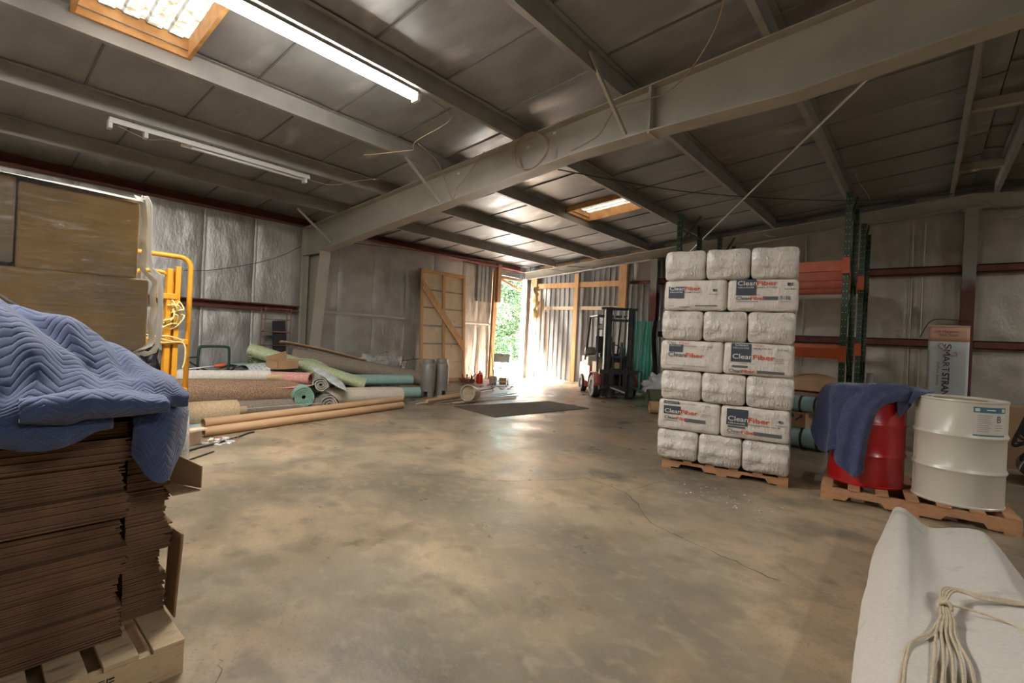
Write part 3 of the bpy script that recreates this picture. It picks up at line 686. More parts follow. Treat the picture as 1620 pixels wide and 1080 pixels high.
def logo(root, x, z, h, tagline=True, box=True, boxh=None, boxz=None, dark=False, bx_off=0):
    """CleanFiber logo: navy block behind 'Clean', orange 'Fiber', tagline below. h is cap height"""
    wC, wF = h*3.9, h*4.0
    if box:
        bh = boxh if boxh else h*2.2; bz = boxz if boxz is not None else z-h*.95
        MB().bx(x-h*.3+bx_off, x+wC-h*.05, -.0052, -.004, bz, bz+bh).build('logo_block', m_navy, root)
    shift(lettering('Clean', h, width=wC, bold=.006), x, -.0062, z).build('lettering', m_navy if dark else m_wp, root)
    shift(lettering('Fiber', h, width=wF, bold=.012), x+wC+h*.06, -.0062, z).build('lettering', m_orp, root)
    if tagline:
        shift(lettering('CELLULOSE', h*.30, width=wC*.85, bold=.01), x+h*.05, -.0062, z-h*.62).build('lettering', m_wp if box else m_gp, root)
        shift(lettering('INSULATION', h*.30, width=wF*.97, bold=.01), x+wC+h*.1, -.0062, z-h*.62).build('lettering', m_gp, root)
def small(root, txt, x, z, h, w_=None, m=None):
    shift(lettering(txt, h, width=w_), x, -.0062, z).build('lettering', m or m_gp, root)
def bar_(root, x, z, w_, h, m=None):
    MB().bx(x, x+w_, -.0055, -.004, z, z+h).build('printed_bar', m or m_gp, root)
def flag(root, x, z, w_):
    h = w_*.6
    MB().bx(x, x+w_*.5, -.0052, -.004, z+h*.4, z+h).build('flag_print', m_navy, root)
    for k in range(4): MB().bx(x+(w_*.5 if k > 1 else 0), x+w_, -.0050, -.004, z+h*.27*k, z+h*.27*k+h*.13).build('flag_print', m_gp, root)
def print_side(root, kind):
    if kind == 'A':      # layer 6 left
        logo(root, .06, .215, .040, boxh=.125, boxz=.165-.035); flag(root, .50, .20, .045); small(root, 'R13-R60', .47, .165, .013, .075)
        bar_(root, .33, .045, .22, .010); bar_(root, .17, .034, .11, .005); small(root, 'Net Wt.', .06, .04, .012, .05)
    elif kind == 'B':    # layer 6 right
        logo(root, .095, .262, .045, boxh=.163, boxz=.160); flag(root, .54, .255, .05); small(root, 'R13-R60', .52, .215, .014, .09)
        logo(root, .085, .115, .034, tagline=False, box=False, dark=True); small(root, 'NATIONAL', .245, .158, .014, .065, m_orp)
        bar_(root, .33, .115, .135, .034); small(root, 'B108', .485, .118, .036, .085); small(root, 'NET WT 25 LB', .48, .092, .012, .085); bar_(root, .09, .096, .20, .004)
    elif kind == 'C':    # layer 4 left
        small(root, 'Fiber', .20, .285, .03, .10, m_orp); small(root, 'Clea', .07, .285, .03, .09, m_navy); bar_(root, .09, .20, .145, .080, m_navy)
        small(root, 'CELLULOSE', .095, .262, .013, .12, m_wp); small(root, 'INSULATION', .245, .262, .014, .13); small(root, 'R13-R60', .45, .262, .012, .08)
        logo(root, .085, .148, .046, tagline=False, box=False, dark=True); small(root, 'Manufactured from recycled cardboard', .06, .05, .012, .42)
    elif kind == 'D':    # layer 4 right
        bar_(root, .075, .135, .185, .185, m_navy); small(root, 'Clean', .11, .295, .022, .12, m_wp); small(root, 'Fiber', .28, .298, .02, .1, m_orp)
        small(root, 'CELLULOSE', .09, .268, .016, .15, m_wp); small(root, 'INSULATION', .275, .268, .017, .16); small(root, 'R13-R60', .50, .262, .015, .085)
        logo(root, .09, .165, .048, tagline=False, box=False); small(root, 'STABILIZED', .46, .175, .011, .09); small(root, 'THERMAL', .46, .155, .011, .085); small(root, 'ACOUSTICAL', .46, .135, .011, .10)
        bar_(root, .09, .075, .145, .02); logo(root, .06, .026, .030, tagline=False, box=False, dark=True); bar_(root, .32, .028, .24, .026); small(root, 'Coverage at 19 inch', .17, .115, .012, .12)
    elif kind == 'E':    # layer 2 left
        bar_(root, .06, .285, .165, .028, m_navy); small(root, 'CELLULOSE', .07, .292, .014, .14, m_wp); small(root, 'INSULATION', .24, .29, .015, .15); small(root, 'R13-R60', .46, .287, .013, .08)
        logo(root, .075, .185, .043, tagline=False, boxh=.088, boxz=.172); small(root, 'Manufactured by', .46, .196, .011, .09); small(root, 'CELLULOSE', .44, .176, .011, .075)
        logo(root, .075, .118, .032, tagline=False, box=False, dark=True); bar_(root, .285, .105, .215, .036); bar_(root, .07, .10, .15, .004)
    else:                # layer 2 right
        logo(root, .075, .178, .048, boxh=.165, boxz=.135); bar_(root, .075, .108, .16, .018); logo(root, .07, .058, .034, tagline=False, box=False, dark=True); bar_(root, .315, .055, .25, .034)
        flag(root, .53, .20, .045); small(root, 'R13-R60', .51, .17, .013, .085); small(root, 'Made in USA', .47, .15, .012, .08); bar_(root, .07, .045, .17, .004)
def bag_stack():
    T = Matrix.Translation((-2.2, 5.12, .10)) @ Matrix.Rotation(math.radians(10.4), 4, 'Z')
    endv = [bag_mesh(BW, BL, BH, 3.3*i, True) for i in range(4)]; sidv = [bag_mesh(BL, BW, BH, 50+3.3*i, False, .04) for i in range(3)]
    em = [b.build('insulation_bag', m_bag, smooth=True) for b in endv]; sm = [b.build('insulation_bag', m_bag2, smooth=True) for b in sidv]
    src = [o.data for o in em], [o.data for o in sm]
    for o in em+sm: bpy.data.objects.remove(o)
    row = ['bottom', 'second', 'third', 'fourth', 'fifth', 'sixth', 'top']
    kinds = {1: ('E', 'F'), 3: ('C', 'D'), 5: ('A', 'B')}
    for l in range(7):
        z = l*(BH+.002); off = R.uniform(-.008, .008)
        def put(me, x, y, rz, label, kind=None):
            if kind:
                o = thing('insulation_bag', label, 'insulation bag', group='stacked insulation bags')
                b = bpy.data.objects.new('bag', me); COL.objects.link(b); b.parent = o; print_side(o, kind)
            else:
                o = bpy.data.objects.new('insulation_bag', me); COL.objects.link(o); tag(o, label, 'insulation bag', 'stacked insulation bags')
            o.matrix_world = T @ Matrix.Translation((x+off, y+R.uniform(-.012, .012), z)) @ Matrix.Rotation(rz, 4, 'Z')
        if l % 2 == 0:
            for c in range(3):
                nm = ('left', 'middle', 'right')[c]
                put(R.choice(src[0]), c*(BW+.003), 0, 0, f'white plastic insulation bag, {nm} of three in the {row[l]} layer')
                put(R.choice(src[0]), c*(BW+.003)+BW, 2*BL+.01, math.pi, f'rear white insulation bag behind the {nm} one, {row[l]} layer')
        else:
            for c in range(2):
                nm = ('left', 'right')[c]
                put(src[1][(l+c) % 3], c*(BL+.003), 0, 0, f'white insulation bag with orange and navy print, {nm} of two in the {row[l]} layer', kinds[l][c])
                put(src[1][(l+c+1) % 3], c*(BL+.003), BW+.005, 0, f'middle white insulation bag behind the {nm} printed bag, {row[l]} layer')
                put(src[1][(l+c+2) % 3], c*(BL+.003), 2*BW+.01, 0, f'rear white insulation bag behind the {nm} printed bag, {row[l]} layer')
bag_stack()

# ------------------------------------------------------------------ drums
m_redp = mat('red_drum_paint', (.42, .008, .012), (.36, .006, .01), 3, rough=.28, coat=.4)
m_cream = mat('cream_drum_paint', (.60, .56, .46), (.64, .60, .50), 2, rough=.3, coat=.3)
m_rust = mat('rusty_lid', (.45, .36, .24), (.30, .20, .12), 6, rough=.6)
def drum(loc, m, lidm, label):
    t = thing('steel_drum', label, 'drum', loc, group='steel drums')
    r, h = .298, .88
    prof = [(.0, .012), (r-.012, .012), (r-.006, 0), (r+.004, 0), (r+.006, .012), (r, .02)]
    for hz in (.29, .58):
        prof += [(r, hz-.028), (r+.006, hz-.018), (r+.013, hz), (r+.006, hz+.018), (r, hz+.028)]
    prof += [(r, h-.02), (r+.006, h-.012), (r+.004, h), (r-.008, h), (r-.01, h-.018)]
    MB().lathe(prof, 56).build('shell', m, t, smooth='auto')
    MB().lathe([(0, h-.016), (r-.012, h-.018)], 56).build('lid', lidm, t)
    for (x, y, q) in ((.2, 0, .035), (-.2, .05, .025)): MB().lathe([(0, .012), (q*.8, .012), (q, 0)], 16, (x, y, h-.017)).build('bung', m_lsteel, t)
    return t
drum((-.385, 5.77, .136), m_redp, m_redp, 'red steel drum draped with a blue moving blanket')
wd_ = drum((.265, 5.71, .136), m_cream, m_rust, 'cream steel drum with a paper label marked B')
# paper label wrapped on the drum
def wrap(mb, a0, rr=.3005):
    """bend a flat x-z mesh (facing -y) round the drum axis; x is arc length from angle a0"""
    mb.v = [((rr-b)*math.cos(a0+x/rr), (rr-b)*math.sin(a0+x/rr), z) for x, b, z in mb.v]; return mb
m_paper = mat('label_paper', (.66, .62, .54), rough=.6); m_tealp = mat('label_blue', (.06, .17, .24), rough=.5); m_ltxt = mat('label_text', (.30, .29, .28), rough=.6)
A0 = math.radians(-77)
def strip(x0, x1, z0, z1, lift):
    mb = MB(); n = 14
    for i in range(n+1):
        for z in (z0, z1): mb.v.append((x0+(x1-x0)*i/n, -lift, z))
    mb.f = [(2*i, 2*i+2, 2*i+3, 2*i+1) for i in range(n)]; return mb
lb = wrap(strip(0, .245, .595, .835, .001), A0).build('paper_label', m_paper, wd_)
wrap(strip(0, .245, .79, .835, .002), A0).build('label_band', m_tealp, lb); wrap(strip(0, .245, .595, .612, .002), A0).build('label_band', m_tealp, lb)
wrap(shift(text_mb('B', .052), .165, -.0025, .715), A0).build('lettering', mat('label_letter', (.03, .04, .10), rough=.6), lb)
for k in range(9): wrap(strip(.025, R.uniform(.10, .135), .765-.016*k, .769-.016*k, .0022), A0).build('text_line', m_ltxt, lb)
for k in range(3): wrap(strip(.15, R.uniform(.2, .225), .69-.02*k, .694-.02*k, .0022), A0).build('text_line', m_ltxt, lb)
wrap(strip(.085, .15, .808, .818, .0026), A0).build('label_logo', m_wp, lb); wrap(strip(.205, .235, .80, .826, .0026), A0).build('label_logo', m_wp, lb); wrap(strip(.01, .04, .80, .826, .0026), A0).build('label_logo', m_wp, lb)
MB().box((-.29, -.07, .44), (.004, .004, .82)).build('seam_weld', m_cream, wd_)
# ------------------------------------------------------------------ cloth helper
def net_eval(net, u, v):
    """Catmull-Rom surface through a control net (rows along u, columns along v)"""
    def cr(p0, p1, p2, p3, t): return .5*((2*p1)+(p2-p0)*t+(2*p0-5*p1+4*p2-p3)*t*t+(3*p1-p0-3*p2+p3)*t**3)
    def line(row, t):
        n = len(row)-1; s = min(t*n, n-1e-6); i = int(s); f = s-i
        return cr(row[max(i-1, 0)], row[i], row[i+1], row[min(i+2, n)], f)
    n = len(net)-1; s = min(u*n, n-1e-6); i = int(s); f = s-i
    rows = [line(net[k], v) for k in (max(i-1, 0), i, i+1, min(i+2, n))]
    return cr(*rows, f)
def cloth(name, net, nu, nv, m, uscale, vscale, parent=None, thick=.012, wob=.0, wsc=6.0, sd=0.0, folds=()):
    net = [[Vector(p) for p in r] for r in net]; mb = MB(); uvs = []
    for i in range(nu):
        for j in range(nv):
            u, v = i/(nu-1), j/(nv-1); p = net_eval(net, u, v)
            if wob: p = p+Vector((fbm(p, wsc, sd), fbm(p, wsc, sd+5), fbm(p, wsc, sd+9)))*wob
            for (a, b, amp, wd) in folds:      # creases: ridge (+) or valley (-) along a line seen from above
                a_, b_ = Vector(a), Vector(b); q = Vector((p.x, p.y)); t_ = max(0, min(1, (q-a_).dot(b_-a_)/(b_-a_).length_squared))
                dd = (q-a_-(b_-a_)*t_).length; p = p+Vector((.5, 0, 1))*amp*math.exp(-(dd/wd)**2)*math.sin(math.pi*(.15+.7*t_))
            mb.v.append(tuple(p)); uvs.append((u*uscale, v*vscale))
    for i in range(nu-1):
        for j in range(nv-1): mb.f.append((i*nv+j, (i+1)*nv+j, (i+1)*nv+j+1, i*nv+j+1))
    o = mb.build(name, m, parent, smooth=True)
    ul = o.data.uv_layers.new(name='cloth')
    for lp_ in o.data.loops: ul.data[lp_.index].uv = uvs[lp_.vertex_index]
    if thick: md = o.modifiers.new('solid', 'SOLIDIFY'); md.thickness = thick; md.offset = 0
    return o
def quilt(name, c1, c2, stitch):
    m = bpy.data.materials.new(name); m.use_nodes = True; nt = m.node_tree; N = nt.nodes; L = nt.links; b = N['Principled BSDF']
    def math_(op, a, b_=None, c=None):
        n = N.new('ShaderNodeMath'); n.operation = op
        for k, q in enumerate((a, b_, c)):
            if q is None: continue
            if isinstance(q, (int, float)): n.inputs[k].default_value = q
            else: L.new(q, n.inputs[k])
        return n.outputs[0]
    uv = N.new('ShaderNodeUVMap'); uv.uv_map = 'cloth'; sp = N.new('ShaderNodeSeparateXYZ'); L.new(uv.outputs[0], sp.inputs[0])
    tri = math_('PINGPONG', math_('MULTIPLY', sp.outputs[0], 7.0), .5)             # zigzag across, 0.4 m wave
    v = math_('FRACT', math_('MULTIPLY_ADD', sp.outputs[1], 34.0, math_('MULTIPLY', tri, 3.2)))
    d = math_('ABSOLUTE', math_('SUBTRACT', v, .5))                                  # 0.5 at the stitch line
    puff = math_('SUBTRACT', 1.0, math_('POWER', math_('MULTIPLY', d, 2.0), 3.0))
    tc = N.new('ShaderNodeTexCoord'); nz = N.new('ShaderNodeTexNoise'); nz.inputs['Scale'].default_value = 22; nz.inputs['Detail'].default_value = 5; L.new(tc.outputs['Object'], nz.inputs[0])
    h = math_('MULTIPLY_ADD', nz.outputs[0], .9, puff)
    bp = N.new('ShaderNodeBump'); bp.inputs['Strength'].default_value = .6; bp.inputs['Distance'].default_value = .005; L.new(h, bp.inputs['Height']); L.new(bp.outputs[0], b.inputs['Normal'])
    line = math_('GREATER_THAN', d, .472)
    dash = math_('GREATER_THAN', math_('FRACT', math_('MULTIPLY', sp.outputs[0], 95.0)), .38)
    f = math_('MULTIPLY', math_('MULTIPLY', line, dash), .55)
    rp = N.new('ShaderNodeValToRGB'); rp.color_ramp.elements[0].color = (*c1, 1); rp.color_ramp.elements[1].color = (*c2, 1); rp.color_ramp.elements[0].position = .3; rp.color_ramp.elements[1].position = .7; L.new(nz.outputs[0], rp.inputs[0])
    mx = N.new('ShaderNodeMix'); mx.data_type = 'RGBA'; L.new(f, mx.inputs[0]); L.new(rp.outputs[0], mx.inputs[6]); mx.inputs[7].default_value = (*stitch, 1)
    L.new(mx.outputs[2], b.inputs['Base Color']); b.inputs['Roughness'].default_value = .8; b.inputs['Sheen Weight'].default_value = .25
    return m
m_quilt = quilt('blue_quilted_blanket', (.036, .060, .158), (.054, .083, .205), (.25, .28, .37))
m_quilt2 = quilt('navy_quilted_blanket', (.020, .026, .078), (.030, .038, .105), (.10, .11, .18))

m_quilt3 = quilt('navy_quilted_blanket_face', (.030, .040, .105), (.044, .056, .14), (.14, .16, .25))
# ------------------------------------------------------------------ blue blanket on the red drum
# panel that covers the drum top and hangs down the front
C0 = (-.385, 5.77); ZT = 1.03
def cyl(a, r, z): return (C0[0]+r*math.cos(math.radians(a)), C0[1]+r*math.sin(math.radians(a)), z)
bl = thing('moving_blanket', 'dark blue quilted moving blanket draped over the red drum', 'blanket', (0, 0, 0))
net = [
 [cyl(-205, .40, .80), cyl(-205, .37, .90), cyl(-205, .34, 1.00), cyl(-210, .22, 1.05), cyl(-250, .12, 1.055), cyl(80, .20, 1.05), cyl(62, .30, 1.03), cyl(52, .34, .95)],
 [cyl(-192, .44, .66), cyl(-192, .40, .84), cyl(-192, .355, 1.01), cyl(-195, .21, 1.055), cyl(-240, .08, 1.06), cyl(60, .18, 1.055), cyl(40, .31, 1.035), cyl(36, .34, .92)],
 [cyl(-180, .42, .55), cyl(-180, .40, .78), cyl(-180, .36, 1.005), cyl(-182, .21, 1.055), cyl(-230, .05, 1.06), cyl(20, .20, 1.055), cyl(20, .315, 1.035), cyl(20, .335, .95)],
 [cyl(-169, .45, .60), cyl(-169, .41, .80), cyl(-169, .36, 1.01), cyl(-170, .20, 1.06), cyl(-120, .03, 1.065), cyl(0, .21, 1.06), cyl(6, .315, 1.04), cyl(8, .33, .97)],
 [cyl(-157, .42, .44), cyl(-157, .39, .72), cyl(-157, .35, 1.01), cyl(-155, .20, 1.06), cyl(-100, .06, 1.065), cyl(-10, .22, 1.06), cyl(-6, .32, 1.03), cyl(-6, .335, .93)],
 [cyl(-144, .36, .38), cyl(-144, .35, .70), cyl(-144, .34, 1.005), cyl(-140, .21, 1.06), cyl(-90, .10, 1.065), cyl(-20, .22, 1.06), cyl(-16, .32, 1.02), cyl(-14, .335, .90)],
 [cyl(-131, .39, .42), cyl(-131, .37, .70), cyl(-131, .345, 1.01), cyl(-126, .23, 1.06), cyl(-80, .15, 1.065), cyl(-40, .24, 1.06), cyl(-34, .325, 1.0), cyl(-32, .335, .86)],
 [cyl(-118, .35, .46), cyl(-118, .35, .74), cyl(-118, .34, 1.01), cyl(-112, .25, 1.06), cyl(-80, .20, 1.065), cyl(-52, .25, 1.06), cyl(-46, .33, 1.0), cyl(-44, .34, .82)],
 [cyl(-106, .36, .54), cyl(-106, .355, .78), cyl(-106, .34, 1.01), cyl(-100, .27, 1.06), cyl(-80, .24, 1.065), cyl(-55, .26, 1.06), cyl(-48, .31, 1.05), cyl(-44, .325, 1.02)],
 [cyl(-93, .35, .64), cyl(-93, .35, .82), cyl(-93, .34, 1.01), cyl(-90, .30, 1.055), cyl(-78, .28, 1.06), cyl(-60, .29, 1.055), cyl(-52, .32, 1.04), cyl(-48, .33, 1.0)],
 [cyl(-78, .345, .78), cyl(-78, .345, .90), cyl(-78, .335, 1.01), cyl(-76, .315, 1.045), cyl(-70, .305, 1.05), cyl(-60, .31, 1.045), cyl(-54, .33, 1.02), cyl(-50, .34, .97)],
]
cloth('draped_panel', net, 64, 72, m_quilt2, .9, 1.4, bl, wob=.012, wsc=5)
# folded tongue hanging in front, running up over the rim to the white drum
net = [
 [cyl(-128, .345, .19+.14), cyl(-126, .36, .50), cyl(-120, .37, .72), cyl(-110, .365, .92), cyl(-88, .345, 1.06), cyl(-62, .33, 1.095), cyl(-38, .34, 1.085), (-.02, 5.66, 1.075), (.10, 5.78, 1.045)],
 [cyl(-116, .37, .155+.13), cyl(-113, .39, .48), cyl(-107, .395, .72), cyl(-98, .385, .92), cyl(-78, .355, 1.05), cyl(-55, .345, 1.085), cyl(-33, .36, 1.065), (-.02, 5.60, 1.06), (.08, 5.70, 1.04)],
 [cyl(-106, .345, .115+.13), cyl(-103, .36, .46), cyl(-97, .375, .70), cyl(-88, .375, .90), cyl(-70, .355, 1.02), cyl(-50, .355, 1.055), cyl(-30, .375, 1.04), (-.03, 5.55, 1.04), (.05, 5.62, 1.04)],
 [cyl(-95, .40, .10+.13), cyl(-92, .40, .46), cyl(-87, .395, .70), cyl(-80, .385, .88), cyl(-64, .365, .98), cyl(-46, .37, 1.01), cyl(-30, .39, 1.0), (-.05, 5.52, 1.0), (.0, 5.55, 1.0)],
 [cyl(-88, .335, .16+.13), cyl(-85, .34, .52), cyl(-80, .35, .72), cyl(-73, .355, .86), cyl(-58, .35, .93), cyl(-44, .36, .95), cyl(-32, .375, .94), (-.07, 5.53, .94), (-.05, 5.53, .94)],
]
cloth('folded_tongue', net, 44, 90, m_quilt3, .5, 1.5, bl, wob=.010, wsc=6, sd=3)

# ------------------------------------------------------------------ cardboard stack and blanket at lower left
def sheets(x0, x1, y0, y1, z0, z1, parent_name, label, sd, n=None, group='bundles of flat cardboard'):
    rr = random.Random(sd); mb = MB(); n = n or max(5, int((z1-z0)/.0062)); h = (z1-z0)/n
    for k in range(n):
        j = [rr.gauss(0, .0035) for _ in range(4)]
        if rr.random() < .12: j[1] -= .015
        mb.bx(x0, x1+j[0], y0, y1+j[1]+.003*math.sin(k*1.3), z0+k*h, z0+(k+.80)*h)
    mb.bx(x0+.02, x1-.02, y0+.02, y1-.02, z0, z1-.002)
    o = mb.build('cardboard_bundle', m_darkcart); o['kind'] = 'stuff'
    del o['kind']
    return tag(o, label, 'cardboard', group)
zz = [.137, .262, .385, .49, .605, .70, .815, .905, .965]
nm = ['lowest', 'second', 'third', 'fourth', 'fifth', 'sixth', 'seventh', 'top']
dx = [.0, -.02, .008, -.03, .012, -.028, .004, -.018]
dyy = [.0, -.012, .008, -.008, .002, -.006, .006, -.004]
for k in range(8):
    sheets(-3.08, -2.30+dx[k], -.58, .455+dyy[k], zz[k], zz[k+1]-.002, '', f'{nm[k]} bundle of flat brown cardboard in the near stack on the left pallet', 100+k)
z2 = [.137, .30, .40, .52, .60, .73, .86, .985]
n2 = ['lowest', 'second', 'third', 'fourth', 'fifth', 'sixth', 'top']
d2 = [.0, -.02, .012, -.01, .0, -.012, .0]
for k in range(7):
    sheets(-3.08, -2.405+d2[k]*.6, .475, .618+d2[k], z2[k], z2[k+1]-.002, '', f'{n2[k]} bundle of flat cardboard in the recessed narrow stack beside the near one', 200+k)
sheets(-3.08, -2.27, -.58, .60, .988, 1.035, '', 'thin layer of flat cardboard right under the blue blanket', 300)
t = thing('cardboard_sheet', 'loose brown cardboard sheet folded up against the end of the cardboard stack', 'cardboard', (0, 0, 0))
MB().grid(lambda u, v: (-2.44+.15*u*(1-.10*v)-.02*math.sin(v*3), .628+.012*math.sin(v*2.2)+.012*u*v, .142+.33*v), 8, 12).build('upright_flap', m_carton, t, smooth=True, thick=.006)
t = thing('cardboard_flap', 'small brown cardboard corner sticking out below the blanket', 'cardboard', (0, 0, 0))
MB().grid(lambda u, v: (-2.45+.16*u, .632+.07*u, .66+.13*v*(1-.3*u)), 5, 5).build('flap', m_carton, t, thick=.005)
MB().grid(lambda u, v: (-2.45+.16*u, .60+.03*v+.07*u*v, .66-.01*u), 5, 5).build('flap', m_carton, t, thick=.005)

bk = thing('moving_blanket', 'blue quilted moving blanket heaped over the cardboard stack', 'blanket', (0, 0, 0))
#   rows along y, columns from the back over the top and down the front
Y_ = [-.75, -.45, -.18, .0, .14, .26, .36, .45, .52, .58, .62]
ridge = [1.16, 1.27, 1.36, 1.39, 1.375, 1.335, 1.28, 1.215, 1.15, 1.11, 1.085]
net = []
for y, zt in zip(Y_, ridge):
    b = (zt-1.06)
    k = min(1, max(0, (y-.40)/.2))
    hem = .965 if y < .30 else (1.0+.05*k)
    lip = .055*math.exp(-((y-.30)/.16)**2)
    fy = .0; sk = .17*max(0, (y-.2)/.42)
    net.append([(-3.2, y+sk, 1.02+b*.25), (-3.0, y+sk*.8, 1.05+b*.72), (-2.78, y+sk*.55, 1.06+b*1.0+.01*math.sin(9*y)), (-2.58, y+sk*.3, 1.055+b*.98-.015*math.sin(11*y)), (-2.42, y, 1.055+b*.72+.03*math.sin(13*y+1)),
                (-2.30, y+.02, 1.06+b*.40+.025*math.sin(15*y)), (-2.20-.02*k+lip*.6, y+.01, 1.06+b*.13), (-2.165-.04*k+lip*1.5, y, 1.045+.005*k), (-2.15-.05*k+lip*.8, y, 1.015 if y < .3 else 1.035), (-2.175-.05*k, y-.01, .985 if y < .3 else 1.03), (-2.19-.05*k, y-.01, hem)])
cloth('draped_top', net, 96, 84, m_quilt, 1.5, 1.3, bk, wob=.022, wsc=3.5, sd=2, folds=(((-2.9, -.1), (-2.22, .12), -.07, .035), ((-2.9, .0), (-2.2, .2), .035, .06), ((-2.75, .12), (-2.3, .36), -.035, .03), ((-2.6, -.4), (-2.2, -.1), -.04, .05), ((-2.75, .3), (-2.25, .3), .03, .06), ((-2.7, .42), (-2.3, .46), -.03, .03)))
# the hanging end at the right, wrapping round the corner of the stack
net = []
for k, (x, yb, lo) in enumerate(((-3.1, .76, .95), (-2.9, .72, .93), (-2.7, .68, .92), (-2.55, .66, .90), (-2.43, .635, .86), (-2.34, .615, .82), (-2.265, .585, .775), (-2.225, .54, .74), (-2.215, .49, .76), (-2.22, .45, .86))):
    o_ = .014*math.sin(k*1.9)
    hi = 1.085-.008*k if k < 6 else 1.05-.008*(k-5)
    ox, oy = (0, 1) if k < 5 else ((.5, .85) if k == 5 else ((.8, .5) if k == 6 else (1, .1)))
    def P(r, z): return (x+ox*r, yb+oy*r, z)
    net.append([P(-.09, hi-.0), P(-.02, hi-.006), P(.025+o_*.3, hi-.05), P(.03+o_, (hi+lo)/2+.02), P(.025+o_*1.3, lo+.05), P(.02+o_*1.5, lo)])
cloth('hanging_end', net, 80, 44, m_quilt, 1.0, .45, bk, wob=.008, wsc=6, sd=8)
# folded mouth of the hem
net = []
for k in range(8):
    a = k/7; y = .14+.38*a
    op = math.sin(math.pi*min(1, a*1.02))
    net.append([(-2.19, y, 1.075+.03*op), (-2.11+.025*op, y, 1.085+.025*op-.02*a), (-2.075+.03*op, y, 1.055+.012*op), (-2.09+.01*op, y, 1.03-.004*op), (-2.17, y, 1.022), (-2.22, y, 1.03)])
cloth('folded_hem', net, 50, 30, m_quilt, .5, .3, bk, wob=.007, wsc=8, sd=5)
net = []
for k in range(7):
    a = k/6; y = -.55+.93*a
    lo = .955-.01*math.sin(a*3)-(.035 if k == 5 else 0)+(.04 if k == 6 else 0)
    net.append([(-2.20, y, 1.05), (-2.155, y, 1.035), (-2.135+.012*math.sin(k*2.1), y, 1.0), (-2.14+.02*math.sin(k*1.7), y, .975), (-2.155, y, lo)])
cloth('hem_flap', net, 60, 20, m_quilt, 1.0, .2, bk, wob=.008, wsc=7, sd=15)

# ------------------------------------------------------------------ stretch-wrapped load behind
def film_material():
    m = bpy.data.materials.new('stretch_film'); m.use_nodes = True; nt = m.node_tree; N = nt.nodes; L = nt.links; N.remove(N['Principled BSDF'])
    tr = N.new('ShaderNodeBsdfTransparent'); gl = N.new('ShaderNodeBsdfGlossy'); gl.inputs['Roughness'].default_value = .22; df = N.new('ShaderNodeBsdfDiffuse'); df.inputs[0].default_value = (.78, .76, .70, 1)
    tc = N.new('ShaderNodeTexCoord'); mp = N.new('ShaderNodeMapping'); mp.inputs['Scale'].default_value = (1, 1.2, 9); mp.inputs['Rotation'].default_value = (.25, 0, 0); L.new(tc.outputs['Object'], mp.inputs[0])
    nz = N.new('ShaderNodeTexNoise'); nz.inputs['Scale'].default_value = 3; nz.inputs['Detail'].default_value = 6; nz.inputs['Distortion'].default_value = 1.5; L.new(mp.outputs[0], nz.inputs[0])
    bp = N.new('ShaderNodeBump'); bp.inputs['Strength'].default_value = .6; bp.inputs['Distance'].default_value = .02; L.new(nz.outputs[0], bp.inputs['Height']); L.new(bp.outputs[0], gl.inputs['Normal'])
    mr = N.new('ShaderNodeMapRange'); mr.inputs[1].default_value = .45; mr.inputs[2].default_value = .8; mr.inputs[3].default_value = .05; mr.inputs[4].default_value = .32; L.new(nz.outputs[0], mr.inputs[0])
    m1 = N.new('ShaderNodeMixShader'); m1.inputs[0].default_value = .35; L.new(df.outputs[0], m1.inputs[1]); L.new(gl.outputs[0], m1.inputs[2])
    m2 = N.new('ShaderNodeMixShader'); L.new(mr.outputs[0], m2.inputs[0]); L.new(tr.outputs[0], m2.inputs[1]); L.new(m1.outputs[0], m2.inputs[2]); L.new(m2.outputs[0], N['Material Output'].inputs[0])
    return m
m_film = film_material()
m_filmedge = mat('bunched_film', (.86, .85, .80), (.76, .72, .62), 12, rough=.3, coat=.5, bump=.8, bscale=30, bstretch=(3, 3, .6))
m_goldcart = mat('wrapped_cartons', (.60, .36, .095), (.68, .45, .16), 3, rough=.7, c3=(.40, .27, .12), c3scale=2.0, c3ramp=(.45, .7), stretch=(1, 1, 1.5), bump=.2, bscale=25)
m_greycart = mat('wrapped_printed_cartons', (.42, .34, .20), (.58, .42, .2), 4, rough=.7)
m_filmrim = bpy.data.materials.new('milky_film_rim'); m_filmrim.use_nodes = True
_N = m_filmrim.node_tree.nodes; _N.remove(_N['Principled BSDF']); _d = _N.new('ShaderNodeBsdfDiffuse'); _d.inputs[0].default_value = (.9, .88, .82, 1); _t = _N.new('ShaderNodeBsdfTranslucent'); _t.inputs[0].default_value = (.92, .9, .84, 1)
_m = _N.new('ShaderNodeMixShader'); _m.inputs[0].default_value = .6; m_filmrim.node_tree.links.new(_d.outputs[0], _m.inputs[1]); m_filmrim.node_tree.links.new(_t.outputs[0], _m.inputs[2]); m_filmrim.node_tree.links.new(_m.outputs[0], _N['Material Output'].inputs[0])
wl_ = thing('wrapped_load', 'tall load of brown cartons wrapped in clear stretch film at the left', 'wrapped load', (-4.6, -.55, 0), group=None)
XF = 1.0     # front face x (world -3.6)
for (y0, y1, z0, z1, m, dxx) in ((-.1, .40, 1.62, 2.07, m_greycart, .0), (.40, .75, 1.62, 2.07, m_greycart, -.02), (.75, 1.27, 1.60, 2.055, m_goldcart, -.01),
                               (-.1, .55, 1.16, 1.61, m_goldcart, .01), (.55, 1.325, 1.17, 1.60, m_goldcart, .015), (-.1, .6, .70, 1.15, m_goldcart, .0), (.6, 1.22, .78, 1.16, m_greycart, -.01), (-.1, 1.1, .16, .69, m_goldcart, 0)):
    MB().bx(.02, XF+dxx, y0, y1-.006, z0, z1).build('carton', m, wl_, bevel=.012)
